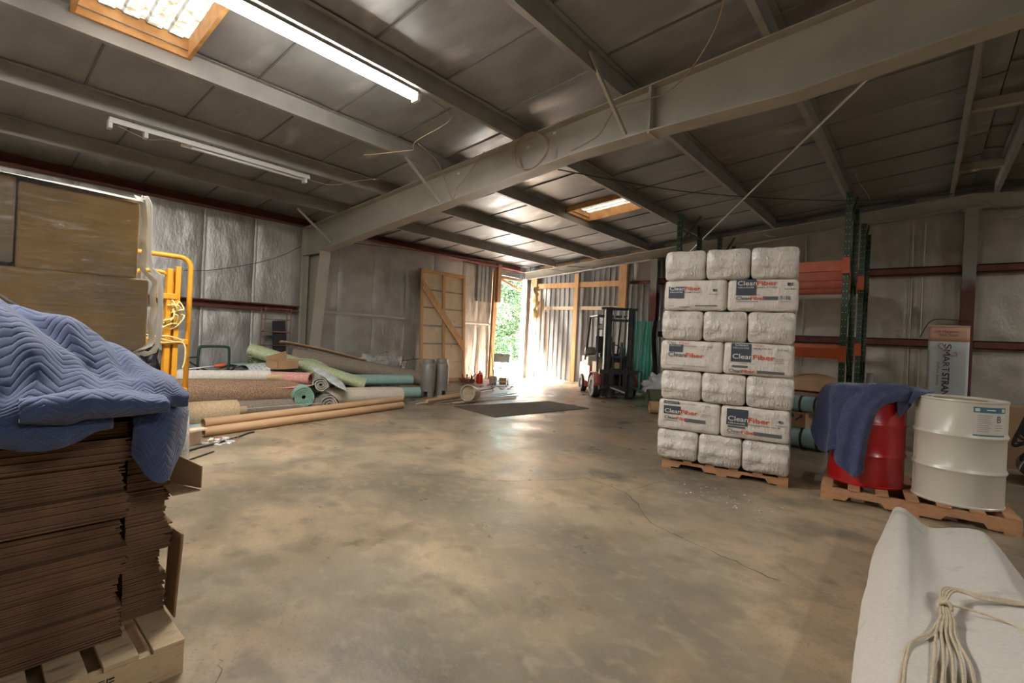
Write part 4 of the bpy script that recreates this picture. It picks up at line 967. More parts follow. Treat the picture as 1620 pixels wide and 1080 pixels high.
MB().bx(.0, XF, -.1, 1.15, .0, .15).build('pallet_base', m_pallet, wl_)
def filmfn(u, v):
    # front, right end, rounded corner; u goes round, v goes up
    prof = [(.16, 1.10), (.66, 1.13), (.74, 1.235), (1.14, 1.25), (1.20, 1.35), (1.58, 1.36), (1.66, 1.30), (2.04, 1.295), (2.09, 1.25)]
    z = .16+1.93*v; ye = prof[-1][1]
    for (a, b) in zip(prof, prof[1:]):
        if a[0] <= z <= b[0]: ye = a[1]+(b[1]-a[1])*(z-a[0])/(b[0]-a[0]); break
    inset = .03*max(0, (v-.97)/.03)
    x1 = XF+.035-inset
    rc = .05; L1 = ye-rc+.2; L2 = rc*1.57; L3 = 1.0; s = u*(L1+L2+L3)
    if s < L1: p = [x1, -.2+s]
    elif s < L1+L2: a = (s-L1)/rc; p = [x1-rc+rc*math.cos(a), ye-rc+rc*math.sin(a)]
    else: p = [x1-rc-(s-L1-L2), ye]
    w_ = .010*fbm((s*.7, z*2.2, 0), 3, 4)
    return (p[0]+w_, p[1]+w_, z)
def rimfn(u, v):
    a = filmfn(.575+.0*u, v); s_ = (u-.5)*.05*(1+.5*math.sin(v*40)+.3*math.sin(v*93))
    z = a[2]; best = None
    prf = [(.16, 1.10), (.66, 1.13), (.74, 1.235), (1.14, 1.25), (1.20, 1.35), (1.58, 1.36), (1.66, 1.30), (2.04, 1.295), (2.09, 1.25)]
    ye = prf[-1][1]
    for (p, q) in zip(prf, prf[1:]):
        if p[0] <= z <= q[0]: ye = p[1]+(q[1]-p[1])*(z-p[0])/(q[0]-p[0]); break
    return (XF+.04-.03*u, ye-.035+.04*u+.006*math.sin(v*70), z)
MB().grid(rimfn, 5, 120).build('film_rim', m_filmrim, wl_, smooth=True)
MB().grid(filmfn, 90, 70).build('stretch_film', m_film, wl_, smooth=True)
MB().grid(lambda u, v: (XF+.05-1.05*v, -.15+1.42*u, 2.085+.035*math.sin(min(1, 8*v)*1.57)*(.8+.2*math.sin(9*u))-.03*u), 40, 14).build('film_top', m_filmedge, wl_, smooth=True)
# bunched roped film down the right hand edge
prof = [(2.085, 1.25), (2.05, 1.29), (1.70, 1.305), (1.60, 1.36), (1.2, 1.36), (1.14, 1.26), (1.05, 1.245), (.75, 1.24), (.62, 1.14)]
MB().tube(spline([(XF+.012, y+.012, z) for z, y in prof], 5), [.008+.010*abs(math.sin(k*1.7)) for k in range(41)], 7).build('film_edge', m_filmrim, wl_, smooth=True)
MB().grid(lambda u, v: (XF+.03-.05*math.sin(u*3.1), 1.10+.13*u+.012*math.sin(v*20+u*5), .76+.38*v), 8, 14).build('torn_film', m_filmrim, wl_, smooth=True)
for (a, b) in (((.05, 2.03), (.95, 1.25)), ((-.1, 1.5), (.30, 1.2))):
    pts = [(XF+.05, a[0]+(b[0]-a[0])*k/6, a[1]+(b[1]-a[1])*k/6-.02*math.sin(k*.5)) for k in range(7)]
    MB().tube(pts, .006, 5).build('film_fold', m_filmedge, wl_, smooth=True)
# ------------------------------------------------------------------ yellow lift truck (tall hand stacker)
m_yel = mat('yellow_orange_paint', (.66, .29, .018), (.72, .35, .03), 5, rough=.42, c3=(.45, .19, .02), c3scale=9, c3ramp=(.62, .7))
m_yrope = mat('yellow_rope', (.62, .52, .20), (.7, .62, .3), 30, rough=.8)
t = thing('hand_stacker', 'tall yellow hand lift truck with yellow rope standing behind the wrapped load', 'lift truck', (-6.2, 1.70, 0))
def loop(x, y0, y1, z0, zt, rc, r, nm):
    p = [(x, y1, z0), (x, y1, zt-rc)]+[(x, y1-rc+rc*math.cos(a), zt-rc+rc*math.sin(a)) for a in (.3, .6, .95, 1.3, 1.57)]+[(x, y0+rc, zt)]+[(x, y0+rc-rc*math.sin(a), zt-rc+rc*math.cos(a)) for a in (.4, .8, 1.2, 1.57)]+[(x, y0, z0)]
    MB().tube(p, r, 10).build(nm, m_yel, t, smooth=True)
loop(0, -.58, .0, .08, 2.06, .11, .026, 'outer_frame'); loop(-.03, -.52, -.16, .08, 1.88, .12, .02, 'inner_frame')
MB().bx(-.05, .02, -.215, -.165, .05, 1.92).build('mast_channel', m_yel, t, bevel=.006); MB().bx(-.05, .02, -.14, -.09, .05, 1.95).build('mast_channel', m_yel, t, bevel=.006)
MB().bx(-.06, -.05, -.22, -.09, .05, 1.9).build('mast_plate', m_yel, t)
for z, y0 in ((1.13, -.56), (1.62, -.3), (.42, -.58)):
    MB().bx(-.02, .03, y0, 0 if z < 1.2 else -.12, z-.03, z+.03).build('cross_bar', m_yel, t, bevel=.004)
MB().bx(-.02, .04, -.22, .01, .35, .62).build('foot_plate', m_yel, t, bevel=.004)
for y in (-.56, -.02): MB().bx(-.30, .12, y-.03, y+.03, .04, .10).build('base_leg', m_yel, t, bevel=.004)
for (x, y) in ((.1, -.56), (.1, -.02), (-.28, -.56), (-.28, -.02)): MB().cyl((x, y-.02, .05), (x, y+.02, .05), .05, 16).build('wheel', m_black, t)
rp = []
for k in range(60): rp.append((.035+.03*math.sin(k*.9), -.15+.10*math.sin(k*.55)*math.cos(k*.21), 1.42+.13*math.sin(k*.37)+.03*math.cos(k*1.3)))
ro = MB().tube(spline(rp, 3), .009, 6).build('tied_rope', m_yrope, t, smooth=True)
MB().tube(spline([(.04, -.42, 1.22), (.05, -.3, 1.17), (.05, -.12, 1.13), (.05, -.05, 1.14), (.05, -.2, 1.19), (.05, -.38, 1.17), (.05, -.25, 1.12), (.05, -.06, 1.12), (.06, -.03, .98), (.06, -.05, .84)]), .009, 6).build('rope_tail', m_yrope, t, smooth=True)

# black bag heap behind it
def blob(name, c, s, m, label, cat, amp=.18, sc=3.0, sd=0.0, nu=40, nv=24, flat=True):
    def fn(u, v):
        a = 2*math.pi*u; b = math.pi*(v-.5); d = Vector((math.cos(b)*math.cos(a), math.cos(b)*math.sin(a), math.sin(b)))
        k = 1+amp*fbm(d, sc, sd)+amp*.35*abs(fbm(d, sc*3, sd+3))
        p = Vector((d.x*s[0]*k, d.y*s[1]*k, d.z*s[2]*k+s[2]))
        if flat: p.z = max(p.z, .0)
        return p
    o = MB().grid(fn, nu, nv, True).build(name, m, smooth=True); o.location = c
    return tag(o, label, cat)
m_bbag = mat('black_plastic', (.02, .02, .022), rough=.25, bump=.8, bscale=18)
blob('black_bag', (-6.75, 1.42, 0), (.26, .25, .52), m_bbag, 'black plastic rubbish bag heap behind the yellow lift truck', 'bag', .35, 2.5, 4)
blob('black_bag', (-6.85, 1.05, 0), (.2, .2, .3), m_bbag, 'smaller black plastic bag hidden behind the wrapped load', 'bag', .3, 2.5, 9)
# wrapped bucket peeking out below the blanket
m_clear = mat('clear_wrap_grey', (.55, .54, .52), (.38, .37, .35), 10, rough=.25, coat=.5, bump=.7, bscale=22)
t = thing('wrapped_roll', 'upright roll in clear plastic wrap beside the cardboard stack', 'roll', (-4.72, 1.22, 0))
MB().lathe([(0, 0), (.12, 0), (.13, .015), (.125, .06), (.12, .3), (.11, .62), (.05, .66), (0, .66)], 24).build('wrap', m_clear, t, smooth=True); MB().lathe([(.122, 0), (.136, 0), (.136, .02), (.122, .02)], 24).build('base_rim', m_dark, t)
# push cart handle
m_green = mat('dark_green_paint', (.025, .05, .04), rough=.4)
t = thing('push_cart', 'dark green handled push cart by the foil wall', 'cart', (-8.75, 2.78, 0))
MB().tube(spline([(0, -.215, .5), (0, -.225, .72), (0, -.215, .93), (0, -.17, .965), (0, 0, .97), (0, .17, .965), (0, .215, .93), (0, .225, .72), (0, .215, .5)], 6), .02, 10).build('handle', m_green, t, smooth=True)
for y in (-.215, .215): MB().tube([(0, y, .52), (-.25, y, .14)], .02, 10).build('frame_rail', m_green, t, smooth=True); MB().cyl((-.25, y-.03, .13), (-.25, y+.03, .13), .13, 20).build('wheel', m_black, t)
MB().bx(-.75, -.2, -.24, .24, .16, .38).build('tray', m_dark, t, bevel=.01)
cable('cable', [(-8.75, 2.56, .80), (-8.7, 2.4, .78), (-8.65, 2.45, .70), (-8.65, 2.7, .58), (-8.5, 2.95, .60), (-8.6, 3.05, .66), (-8.62, 2.95, .56), (-8.5, 2.6, .5), (-8.38, 2.4, .335)], .012, m_black, 'black cable tangle around the push cart handle')
t = thing('long_screwdriver', 'white pole tool with an orange grip lying on the pile', 'tool', (-8.16, 2.15, .645))
MB().tube([(0, 0, 0), (0, .45, .05)], .012, 8).build('shaft', m_white, t, smooth=True); MB().tube([(0, .45, .05), (0, .50, .055), (0, .56, .06), (0, .6, .09)], [.022, .028, .03, .018], 10).build('grip', mat('orange_plastic', (.65, .10, .03), rough=.4), t, smooth=True)
# rusty wire shelf against the wall
m_rustw = mat('rusty_wire', (.19, .075, .05), (.25, .11, .08), 8, rough=.6)
t = thing('wire_shelf', 'small rusty wire shelf unit leaning on the foil wall', 'shelf unit', (-10.08, 4.33, 0))
for x in (-.12, .06):
    for y in (-.26, .25): MB().tube([(x, y, 0), (x, y, 1.72)], .010, 6).build('post', m_rustw, t)
for z in (.45, .95, 1.22, 1.48, 1.70):
    for x in (-.12, .06): MB().tube([(x, -.26, z), (x, .25, z)], .008, 6).build('rail', m_rustw, t)
    for y in (-.26, .25): MB().tube([(-.12, y, z), (.06, y, z)], .008, 6).build('rail', m_rustw, t)
MB().bx(-.11, .05, -.25, .24, 1.22, 1.245).build('shelf', m_rustw, t)
MB().box((.0, .06, 1.0), (.03, .26, .92), M=Matrix.Rotation(.06, 4, 'X')).build('black_panel', m_black, t)

# ------------------------------------------------------------------ carpet pile
def carpet_mat(name, c1, c2, sc=70, rough=.95, bump=.6): return mat(name, c1, c2, sc, rough=rough, bump=bump, bscale=sc*1.3, ramp=(.4, .6), detail=3, bdist=.008)
m_brownc = carpet_mat('brown_carpet', (.22, .12, .07), (.38, .25, .16)); m_tanc = carpet_mat('tan_carpet_backing', (.52, .36, .20), (.6, .44, .27), 40)
m_greyc = carpet_mat('grey_brown_carpet', (.22, .17, .13), (.30, .245, .19), 60); m_creamc = carpet_mat('cream_carpet', (.56, .48, .37), (.64, .56, .45), 50)
m_greenp = carpet_mat('green_speckled_pad', (.36, .42, .22), (.55, .58, .38), 55); m_tealp2 = carpet_mat('teal_pad', (.25, .40, .36), (.36, .50, .45), 55)
m_mint = carpet_mat('mint_pad', (.26, .46, .36), (.36, .56, .44), 40, bump=.3); m_pink = carpet_mat('pink_underlay', (.62, .27, .23), (.70, .36, .32), 30, bump=.3)
m_whitec = carpet_mat('off_white_roll', (.62, .56, .49), (.70, .64, .57), 30, bump=.2); m_kraft = mat('kraft_tube', (.52, .32, .17), (.58, .37, .21), 6, rough=.7, stretch=(1, .3, 1))
def roll(name, a, b, r, m, label, core=.0, flat=1.0, turns=4, cat='carpet roll', group='carpet rolls', wob=.012, sd=0.0, spiral_end=True, tubecore=None):
    """rolled sheet from a to b: lumpy skin, spiral wound end at b, optionally flattened in z"""
    a, b = Vector(a), Vector(b); t = thing(name, label, cat, (a.x, a.y, 0), group=group)
    d = (b-a); L = d.length; d.normalize(); side = d.cross(Vector((0, 0, 1))).normalized(); up = side.cross(d)
    base = Vector((a.x, a.y, 0))
    def pt(s, ang, rr):
        w_ = 1+wob*4*fbm((s*1.3, math.cos(ang), math.sin(ang)), 1.3, sd+ang*.0)
        return a-base+d*s+side*math.cos(ang)*rr*w_*(2-flat if flat < 1 else 1)+up*math.sin(ang)*rr*w_*flat
    n = max(6, int(L/.12))
    MB().grid(lambda u, v: pt(L*v, 2*math.pi*u, r*(1 if 0 < v < 1 else .985)), 28, n+1, True).build('skin', m, t, smooth=True)
    for s0, dirn in ((0, -1), (L, 1)):
        mb = MB(); N_ = turns*22; th = (r-core)/turns
        for k in range(N_+1):
            ang = 2*math.pi*k/22; ro = max(core+.002, r-th*k/22); 
            for q, (rr, off) in enumerate(((ro, 0), (max(core, ro-th*.45), .0), (max(core, ro-th*.5), -.03), (max(core, ro-th), -.03))):
                mb.v.append(tuple(pt(s0+dirn*off, ang, rr)))
        for k in range(N_):
            for q in range(3): mb.f.append((4*k+q, 4*k+q+1, 4*k+q+5, 4*k+q+4))
        mb.build('wound_end', m, t, smooth='auto')
    if tubecore:
        MB().tube([a-base+d*(L*.5), a-base+d*(L+tubecore[1])], tubecore[0], 18, True).build('core_tube', m_kraft, t, smooth='auto')
    return t
def card_tube(a, b, r, label):
    a, b = Vector(a), Vector(b); t = thing('cardboard_tube', label, 'cardboard tube', (a.x, a.y, 0), group='long cardboard tubes')
    d = (b-a).normalized(); base = Vector((a.x, a.y, 0)); A, B = a-base, b-base
    mb = MB().tube([A, B], r, 24, caps=False); mb.build('wall', m_kraft, t, smooth=True)
    MB().tube([A, B], r-.008, 24, caps=False).build('inner_wall', m_kraft, t, smooth=True)
    for P in (A, B):
        s = d.cross(Vector((0, 0, 1))).normalized(); u = s.cross(d)
        q = MB(); 
        for k in range(24):
            an = 2*math.pi*k/24
            for rr in (r, r-.008): q.v.append(tuple(P+s*math.cos(an)*rr+u*math.sin(an)*rr))
        q.f = [(2*k, 2*k+1, (2*k+3) % 48, (2*k+2) % 48) for k in range(24)]; q.build('rim', m_kraft, t)
card_tube((-6.42, 1.96, .058), (-6.96, 5.22, .058), .058, 'nearest long brown cardboard tube in front of the carpet pile')
card_tube((-6.50, 1.98, .15), (-7.10, 5.3, .135), .056, 'second long brown cardboard tube just behind the nearest one')
roll('carpet_roll', (-7.22, 1.5, .155), (-7.22, 2.60, .155), .15, m_tanc, 'short tan carpet roll with a cardboard core at the left end of the pile', core=.05, tubecore=(.05, .13))
roll('carpet_roll', (-7.52, 2.62, .12), (-7.30, 3.85, .12), .12, m_greyc, 'thin grey brown carpet roll beside the green spiral roll', core=.03, turns=3)
roll('carpet_roll', (-7.95, 1.6, .36), (-7.62, 3.62, .30), .205, m_brownc, 'large brown shag carpet roll under the off white roll', core=.05, sd=4)
roll('carpet_roll', (-8.0, 1.7, .17), (-7.85, 3.9, .17), .165, m_greyc, 'grey carpet roll at the bottom under the large brown roll', core=.05, sd=24)
roll('carpet_roll', (-8.35, 1.6, .165), (-8.25, 4.6, .165), .16, m_greyc, 'buried grey carpet roll at the rear bottom of the pile', core=.04, sd=14)
roll('carpet_roll', (-8.12, 1.7, .565), (-7.86, 3.30, .555), .092, m_whitec, 'smooth off white roll lying on top of the large brown roll', core=.02, turns=2)
roll('carpet_roll', (-7.86, 3.22, .545), (-7.62, 3.58, .535), .062, m_tanc, 'small tan carpet offcut roll in front of the pink underlay', core=.03, turns=2, cat='carpet roll')
roll('underlay_roll', (-8.1, 3.2, .52), (-7.45, 3.78, .53), .118, m_pink, 'open pink underlay roll with a loose end', core=.085, turns=1, flat=.8)
o = cloth('underlay_tail', [[(-7.72, 3.10, .47), (-7.66, 3.3, .455), (-7.60, 3.5, .45), (-7.48, 3.74, .43)], [(-7.60, 3.06, .44), (-7.55, 3.3, .425), (-7.48, 3.5, .42), (-7.38, 3.76, .44)], [(-7.52, 3.1, .40), (-7.47, 3.3, .395), (-7.42, 3.5, .40), (-7.33, 3.72, .43)]], 10, 14, m_pink, 1, 1, None, .006); tag(o, 'flat loose tail of pink underlay over the brown roll', 'underlay')
roll('underlay_roll', (-8.15, 3.85, .31), (-7.22, 3.56, .27), .165, m_mint, 'mint green underlay roll showing its spiral end', core=.03, turns=5, spiral_end=True)
m_plastic = mat('cloudy_plastic', (.50, .48, .43), (.34, .32, .27), 7, rough=.22, coat=.6, bump=.8, bscale=14)
roll('wrapped_carpet_roll', (-8.2, 4.2, .17), (-7.02, 3.88, .155), .15, m_plastic, 'lower carpet roll in cloudy plastic wrap', core=.02, turns=3, wob=.05, sd=3, group='plastic wrapped rolls')
roll('wrapped_carpet_roll', (-8.2, 4.15, .47), (-7.28, 3.86, .44), .13, m_plastic, 'upper carpet roll in cloudy plastic wrap', core=.02, turns=3, wob=.05, sd=7, group='plastic wrapped rolls')
roll('carpet_roll', (-8.75, 3.32, .93), (-7.75, 4.95, .36), .16, m_greenp, 'long flattened green speckled pad sloping across the pile', flat=.68, core=.03, turns=3, sd=6)
roll('carpet_roll', (-9.2, 4.25, .80), (-8.15, 6.55, .37), .155, m_greyc, 'long grey brown carpet roll sloping down to the gas cylinders', core=.03, sd=8)
roll('carpet_roll', (-8.6, 4.9, .36), (-8.1, 6.28, .36), .125, m_tealp2, 'upper teal underlay roll under the long grey roll', core=.03, flat=.85)
roll('carpet_roll', (-8.35, 5.0, .125), (-7.85, 6.30, .125), .12, m_tealp2, 'lower teal underlay roll on the floor', core=.03, flat=.9)
roll('carpet_roll', (-7.78, 3.9, .19), (-7.42, 5.50, .17), .175, m_creamc, 'wide cream carpet roll behind the cardboard tubes', core=.04, flat=.85, sd=11)
roll('carpet_roll', (-8.75, 3.2, .20), (-8.8, 5.6, .2), .19, m_greyc, 'buried grey carpet roll under the sloping pads', core=.04, sd=13)
roll('carpet_roll', (-9.2, 2.9, .23), (-9.3, 5.4, .23), .22, m_greyc, 'buried thick carpet roll along the foil wall', core=.04, sd=17)
roll('carpet_roll', (-8.95, 3.4, .58), (-9.0, 5.0, .56), .2, m_greenp, 'buried green pad under the long sloping rolls', core=.04, sd=19)
o = cloth('underlay_sheet', [[(-9.2, 2.95, .55), (-9.0, 3.1, .66), (-8.7, 3.2, .63), (-8.4, 3.2, .55)], [(-9.2, 3.2, .60), (-9.0, 3.35, .68), (-8.7, 3.45, .66), (-8.4, 3.4, .56)], [(-9.2, 3.6, .6), (-9.0, 3.65, .66), (-8.7, 3.65, .64), (-8.4, 3.6, .56)]], 12, 16, m_tealp2, 1, 1, None, .01); tag(o, 'teal underlay sheet lying behind the printed white underlay', 'underlay')
def printed_mat():
    m = bpy.data.materials.new('printed_white_underlay'); m.use_nodes = True; nt = m.node_tree; N = nt.nodes; L = nt.links; b = N['Principled BSDF']
    uv = N.new('ShaderNodeUVMap'); uv.uv_map = 'cloth'; mp = N.new('ShaderNodeMapping'); mp.inputs['Rotation'].default_value = (0, 0, .5); mp.inputs['Scale'].default_value = (14, 7, 1); L.new(uv.outputs[0], mp.inputs[0])
    br = N.new('ShaderNodeTexBrick'); br.inputs['Scale'].default_value = 1; br.inputs['Mortar Size'].default_value = .0; L.new(mp.outputs[0], br.inputs[0])
    sp = N.new('ShaderNodeSeparateXYZ'); L.new(mp.outputs[0], sp.inputs[0])
    def mt(op, a, c): 
        n = N.new('ShaderNodeMath'); n.operation = op; L.new(a, n.inputs[0]); n.inputs[1].default_value = c; return n.outputs[0]
    fx = mt('FRACT', sp.outputs[0], 0); fy = mt('FRACT', sp.outputs[1], 0)
    a = mt('LESS_THAN', fx, .22); c = mt('LESS_THAN', fy, .55); mu = N.new('ShaderNodeMath'); mu.operation = 'MULTIPLY'; L.new(a, mu.inputs[0]); L.new(c, mu.inputs[1])
    mx = N.new('ShaderNodeMix'); mx.data_type = 'RGBA'; L.new(mu.outputs[0], mx.inputs[0]); mx.inputs[6].default_value = (.66, .68, .66, 1); mx.inputs[7].default_value = (.16, .2, .22, 1)
    L.new(mx.outputs[2], b.inputs['Base Color']); b.inputs['Roughness'].default_value = .6; return m
m_prn = printed_mat()
o = cloth('underlay_sheet', [[(-8.75, 3.05, .60), (-8.5, 3.12, .68), (-8.2, 3.1, .66), (-7.95, 3.0, .60)], [(-8.75, 3.4, .66), (-8.5, 3.4, .71), (-8.2, 3.38, .70), (-7.95, 3.3, .645)], [(-8.7, 3.75, .66), (-8.45, 3.72, .72), (-8.2, 3.65, .69), (-7.95, 3.6, .64)]], 16, 16, m_prn, .8, .8, None, .006); tag(o, 'white underlay sheet with dark printed dashes behind the open box', 'underlay')
o = cloth('underlay_sheet', [[(-7.85, 3.88, .70), (-7.7, 3.9, .69), (-7.58, 3.92, .62), (-7.5, 4.0, .55)], [(-7.72, 4.08, .66), (-7.58, 4.1, .58), (-7.45, 4.14, .48), (-7.4, 4.15, .42)], [(-7.7, 4.38, .50), (-7.5, 4.38, .42), (-7.36, 4.36, .34), (-7.30, 4.30, .33)]], 16, 16, m_prn, .6, .5, None, .006); tag(o, 'white printed underlay flap folded over the green pad', 'underlay')
# open cardboard box
t = thing('cardboard_box', 'small open brown cardboard box on top of the carpet pile', 'box', (-8.0, 3.55, .655), math.radians(12))
MB().bx(.14, .148, -.19, .19, 0, .13).build('side', m_carton, t); MB().bx(-.15, -.142, -.19, .19, 0, .13).build('side', m_carton, t)
MB().bx(-.15, .148, -.19, -.182, 0, .13).build('side', m_carton, t); MB().bx(-.15, .148, .182, .19, 0, .13).build('side', m_carton, t); MB().bx(-.15, .148, -.19, .19, 0, .006).build('bottom', m_carton, t)
MB().grid(lambda u, v: (-.15-.02*v, -.19+.38*u, .13+.15*v*(.4+.6*u)), 4, 4).build('flap', m_carton, t, thick=.005); MB().grid(lambda u, v: (-.15+.3*u, .19+.10*v, .13+.06*v-.05*v*v), 4, 4).build('flap', m_carton, t, thick=.005)
# curved board on top
o = MB().grid(lambda u, v: (-9.62+.62*v-.10*u, 4.22+1.55*v, 1.07-.36*v+.03*math.sin(v*3)-.05*u), 4, 16).build('bent_board', m_kraft, smooth=True, thick=.012); tag(o, 'bent brown cardboard strip leaning over the sloping rolls', 'cardboard strip')
# steel rod and light blue sheet near the tan roll
o = MB().tube([(-7.08, 2.55, .19), (-6.98, 3.75, .20)], .006, 6).build('steel_rod', m_lsteel); tag(o, 'thin steel rod lying on the grey roll', 'rod')
o = MB().bx(-7.15, -6.55, 1.9, 2.75, 0, .03).build('foam_sheet', mat('pale_blue_foam', (.48, .60, .60), rough=.8), bevel=.004); tag(o, 'pale blue foam sheet under the tan carpet roll', 'foam sheet')
# crumpled plastic behind
blob('plastic_sheeting', (-9.75, 6.6, 0), (.22, .6, .38), m_clear, 'crumpled clear plastic sheeting behind the long grey roll', 'plastic sheet', .5, 3, 21)
t = thing('wire_rack', 'tangled black wire rack behind the long grey roll', 'wire rack', (-9.6, 7.2, 0))
for k in range(6): MB().tube([(0, -.3+.12*k, .1), (.1*math.sin(k), -.22+.13*k, .72+.06*math.sin(k*2))], .008, 6).build('wire', m_dark, t)
MB().tube([(0, -.35, .62), (0, .45, .70)], .01, 6).build('wire', m_dark, t); MB().tube([(.0, -.35, .1), (0, .45, .1)], .01, 6).build('wire', m_dark, t)
# yellow wood bracket, litter, black cable
t = thing('wooden_bracket', 'small pale wooden bracket with a round hole at the tube end', 'bracket', (-6.05, 1.74, 0), math.radians(-75))
MB().prism([(-.1, 0), (.1, 0), (.1, .1), (.03, .19), (-.1, .19)], -.012, .012).build('plate', m_palew, t, bevel=.003); MB().bx(-.1, .1, .012, .12, .17, .19).build('arm', m_palew, t)
MB().lathe([(.03, 0), (.045, 0), (.045, .01), (.03, .01)], 20, M=Matrix.Translation((0, -.013, .08)) @ Matrix.Rotation(math.pi/2, 4, 'X')).build('ring', m_wood, t); MB().tube([(-.06, -.05, .02), (.1, -.06, .02)], .012, 8).build('dowel', m_palew, t)
cable('cable', [(-5.35, 1.35, .012), (-5.75, 1.62, .012), (-5.95, 1.95, .012), (-6.15, 2.25, .012), (-6.3, 2.42, .012), (-6.33, 2.5, .012)], .010, m_black, 'black cable curling on the floor near the cardboard tube')
cable('rebar', [(-5.3, 1.42, .01), (-5.45, 1.62, .01), (-5.6, 1.82, .01)], .008, m_dark, 'short dark rod lying on the floor beside the black cable')
def litter(name, cx, cy, rx, ry, n, m, label, s=.02, sd=1):
    rr = random.Random(sd); mb = MB()
    for _ in range(n):
        a = rr.uniform(0, 6.28); q = rr.random()**.6; k = s*rr.uniform(.4, 1.4)
        mb.box((cx+rx*q*math.cos(a), cy+ry*q*math.sin(a), .004+k*.12), (k, k*rr.uniform(.3, .9), k*.18), M=Euler((rr.uniform(-.25, .25), rr.uniform(-.25, .25), rr.uniform(0, 3))).to_matrix().to_4x4())
    return tag(mb.build(name, m), label, 'litter', None, 'stuff')
litter('litter', -6.05, 2.0, .22, .16, 26, m_wp, 'pale paper scraps scattered by the wooden bracket', .05, 2); litter('litter', -6.15, 2.15, .12, .12, 6, m_pink, 'pink paper scraps by the cardboard tube', .05, 3)
litter('litter', -1.3, 4.55, .5, .25, 40, m_wp, 'white fibre crumbs on the floor in front of the bag stack', .016, 4); litter('litter', -3.0, 3.4, 2.4, 1.6, 60, m_wood2, 'brown specks scattered over the concrete', .012, 5)
litter('litter', -9.0, 9.2, 1.0, .9, 60, m_wood2, 'wood scraps on the floor near the folding chair', .05, 6)
# ------------------------------------------------------------------ gas cylinders, planks, bucket, mat
m_tank = mat('grey_cylinder_paint', (.27, .255, .225), (.33, .31, .28), 5, rough=.45, metal=.2)
def cylinder(loc, label, rz):
    t = thing('gas_cylinder', label, 'gas cylinder', loc, rz, 'forklift gas cylinders')
    MB().lathe([(.0, .13), (.10, .135), (.145, .16), (.155, .2), (.155, .66), (.145, .70), (.10, .735), (0, .74)], 28).build('tank', m_tank, t, smooth=True)
    fr = MB()
    for a0 in (-.9, .67, 2.24, 3.81):
        n = 6; o = len(fr.v)
        for k in range(n+1):
            a = a0+1.0*k/n
            for z in (0, .19): fr.v.append((.145*math.cos(a), .145*math.sin(a), z))
        fr.f += [(o+2*k, o+2*k+2, o+2*k+3, o+2*k+1) for k in range(n)]
    fr.build('foot_ring', m_tank, t, thick=.006); MB().lathe([(.142, .12), (.15, .12), (.15, .19), (.142, .19)], 28).build('foot_band', m_tank, t)
    MB().lathe([(.118, .70), (.124, .70), (.124, .80), (.118, .80), (.118, .70)], 28).build('collar', m_tank, t, smooth='auto'); MB().lathe([(0, .8), (.02, .8), (.025, .74)], 12).build('valve', m_rust, t)
cylinder((-7.97, 6.62, 0), 'grey forklift gas cylinder standing on the left', .2); cylinder((-7.98, 7.0, 0), 'grey forklift gas cylinder standing on the right', .9)
m_strip = mat('metal_trim_strip', (.5, .5, .52), (.62, .62, .62), 8, rough=.3, metal=.5)
pl = [((-7.35, 5.62), (-7.9, 8.6), .05, m_strip, 'long pale metal trim strip on the floor, leftmost of the pile'), ((-7.15, 5.7), (-7.3, 8.4), .06, m_palew, 'pale wooden strip on the floor pile beside the leftmost trim'), ((-7.02, 5.85), (-7.1, 8.5), .045, m_strip, 'silver trim strip in the middle of the floor pile'),
      ((-6.95, 5.95), (-6.75, 8.1), .06, m_wood2, 'brown plank under the tipped bucket'), ((-7.3, 5.9), (-6.85, 8.3), .05, m_strip, 'silver trim strip crossing the floor pile'), ((-6.82, 6.3), (-6.6, 7.9), .05, m_palew, 'pale plank nearest the brown mat'), ((-7.55, 6.0), (-8.2, 8.9), .05, m_wood2, 'brown lath behind the floor pile')]
for k, (a, b, wd, m, l) in enumerate(pl):
    o = MB().bar((0, 0, 0), (b[0]-a[0], b[1]-a[1], .02), wd, .02).build('floor_strip', m); o.location = (a[0], a[1], .012+.012*(k % 3)); tag(o, l, 'strip', 'strips on the floor')
for k, (y, l) in enumerate(((5.75, 'front'), (6.1, 'rear'))):
    o = MB().tube([(0, 0, 0), (-.2, 1.0, 0)], .035, 14).build('short_tube', m_kraft, smooth='auto'); o.location = (-6.98-.1*k, y+.05, .085+.03*k); tag(o, f'{l} short cardboard tube lying on the strips', 'tube')
t = thing('bucket', 'cream plastic bucket tipped on its side on the planks', 'bucket', (-6.75, 6.72, .20), rot=Euler((math.radians(82), 0, math.radians(20)), 'XYZ'))
m_buck = mat('cream_plastic', (.58, .52, .42), (.50, .43, .33), 5, rough=.5)
MB().lathe([(0, -.18), (.125, -.18), (.13, -.17), (.152, .15), (.16, .16), (.16, .18), (.148, .18), (.125, -.165), (0, -.165)], 28).build('shell', m_buck, t, smooth='auto'); MB().lathe([(0, .10), (.142, .12)], 28).build('dried_contents', m_rust, t)
MB().tube([(.16*math.cos(a), .16*math.sin(a)*.4-.1, .15+.13*math.sin(a)) for a in [k*math.pi/10 for k in range(11)]], .004, 6).build('handle', m_lsteel, t)
m_mat = carpet_mat('brown_floor_mat', (.085, .065, .05), (.14, .11, .085), 40)
cz = [(-6.62, 6.14), (-5.38, 5.93), (-5.01, 8.31), (-6.07, 8.42)]
o = MB().add([(x, y, .001) for x, y in cz]+[(x, y, .012) for x, y in cz], [(0, 3, 2, 1), (4, 5, 6, 7), (0, 1, 5, 4), (1, 2, 6, 5), (2, 3, 7, 6), (3, 0, 4, 7)]).build('floor_mat', m_mat); tag(o, 'dark brown rectangular carpet mat on the concrete in mid floor', 'mat')

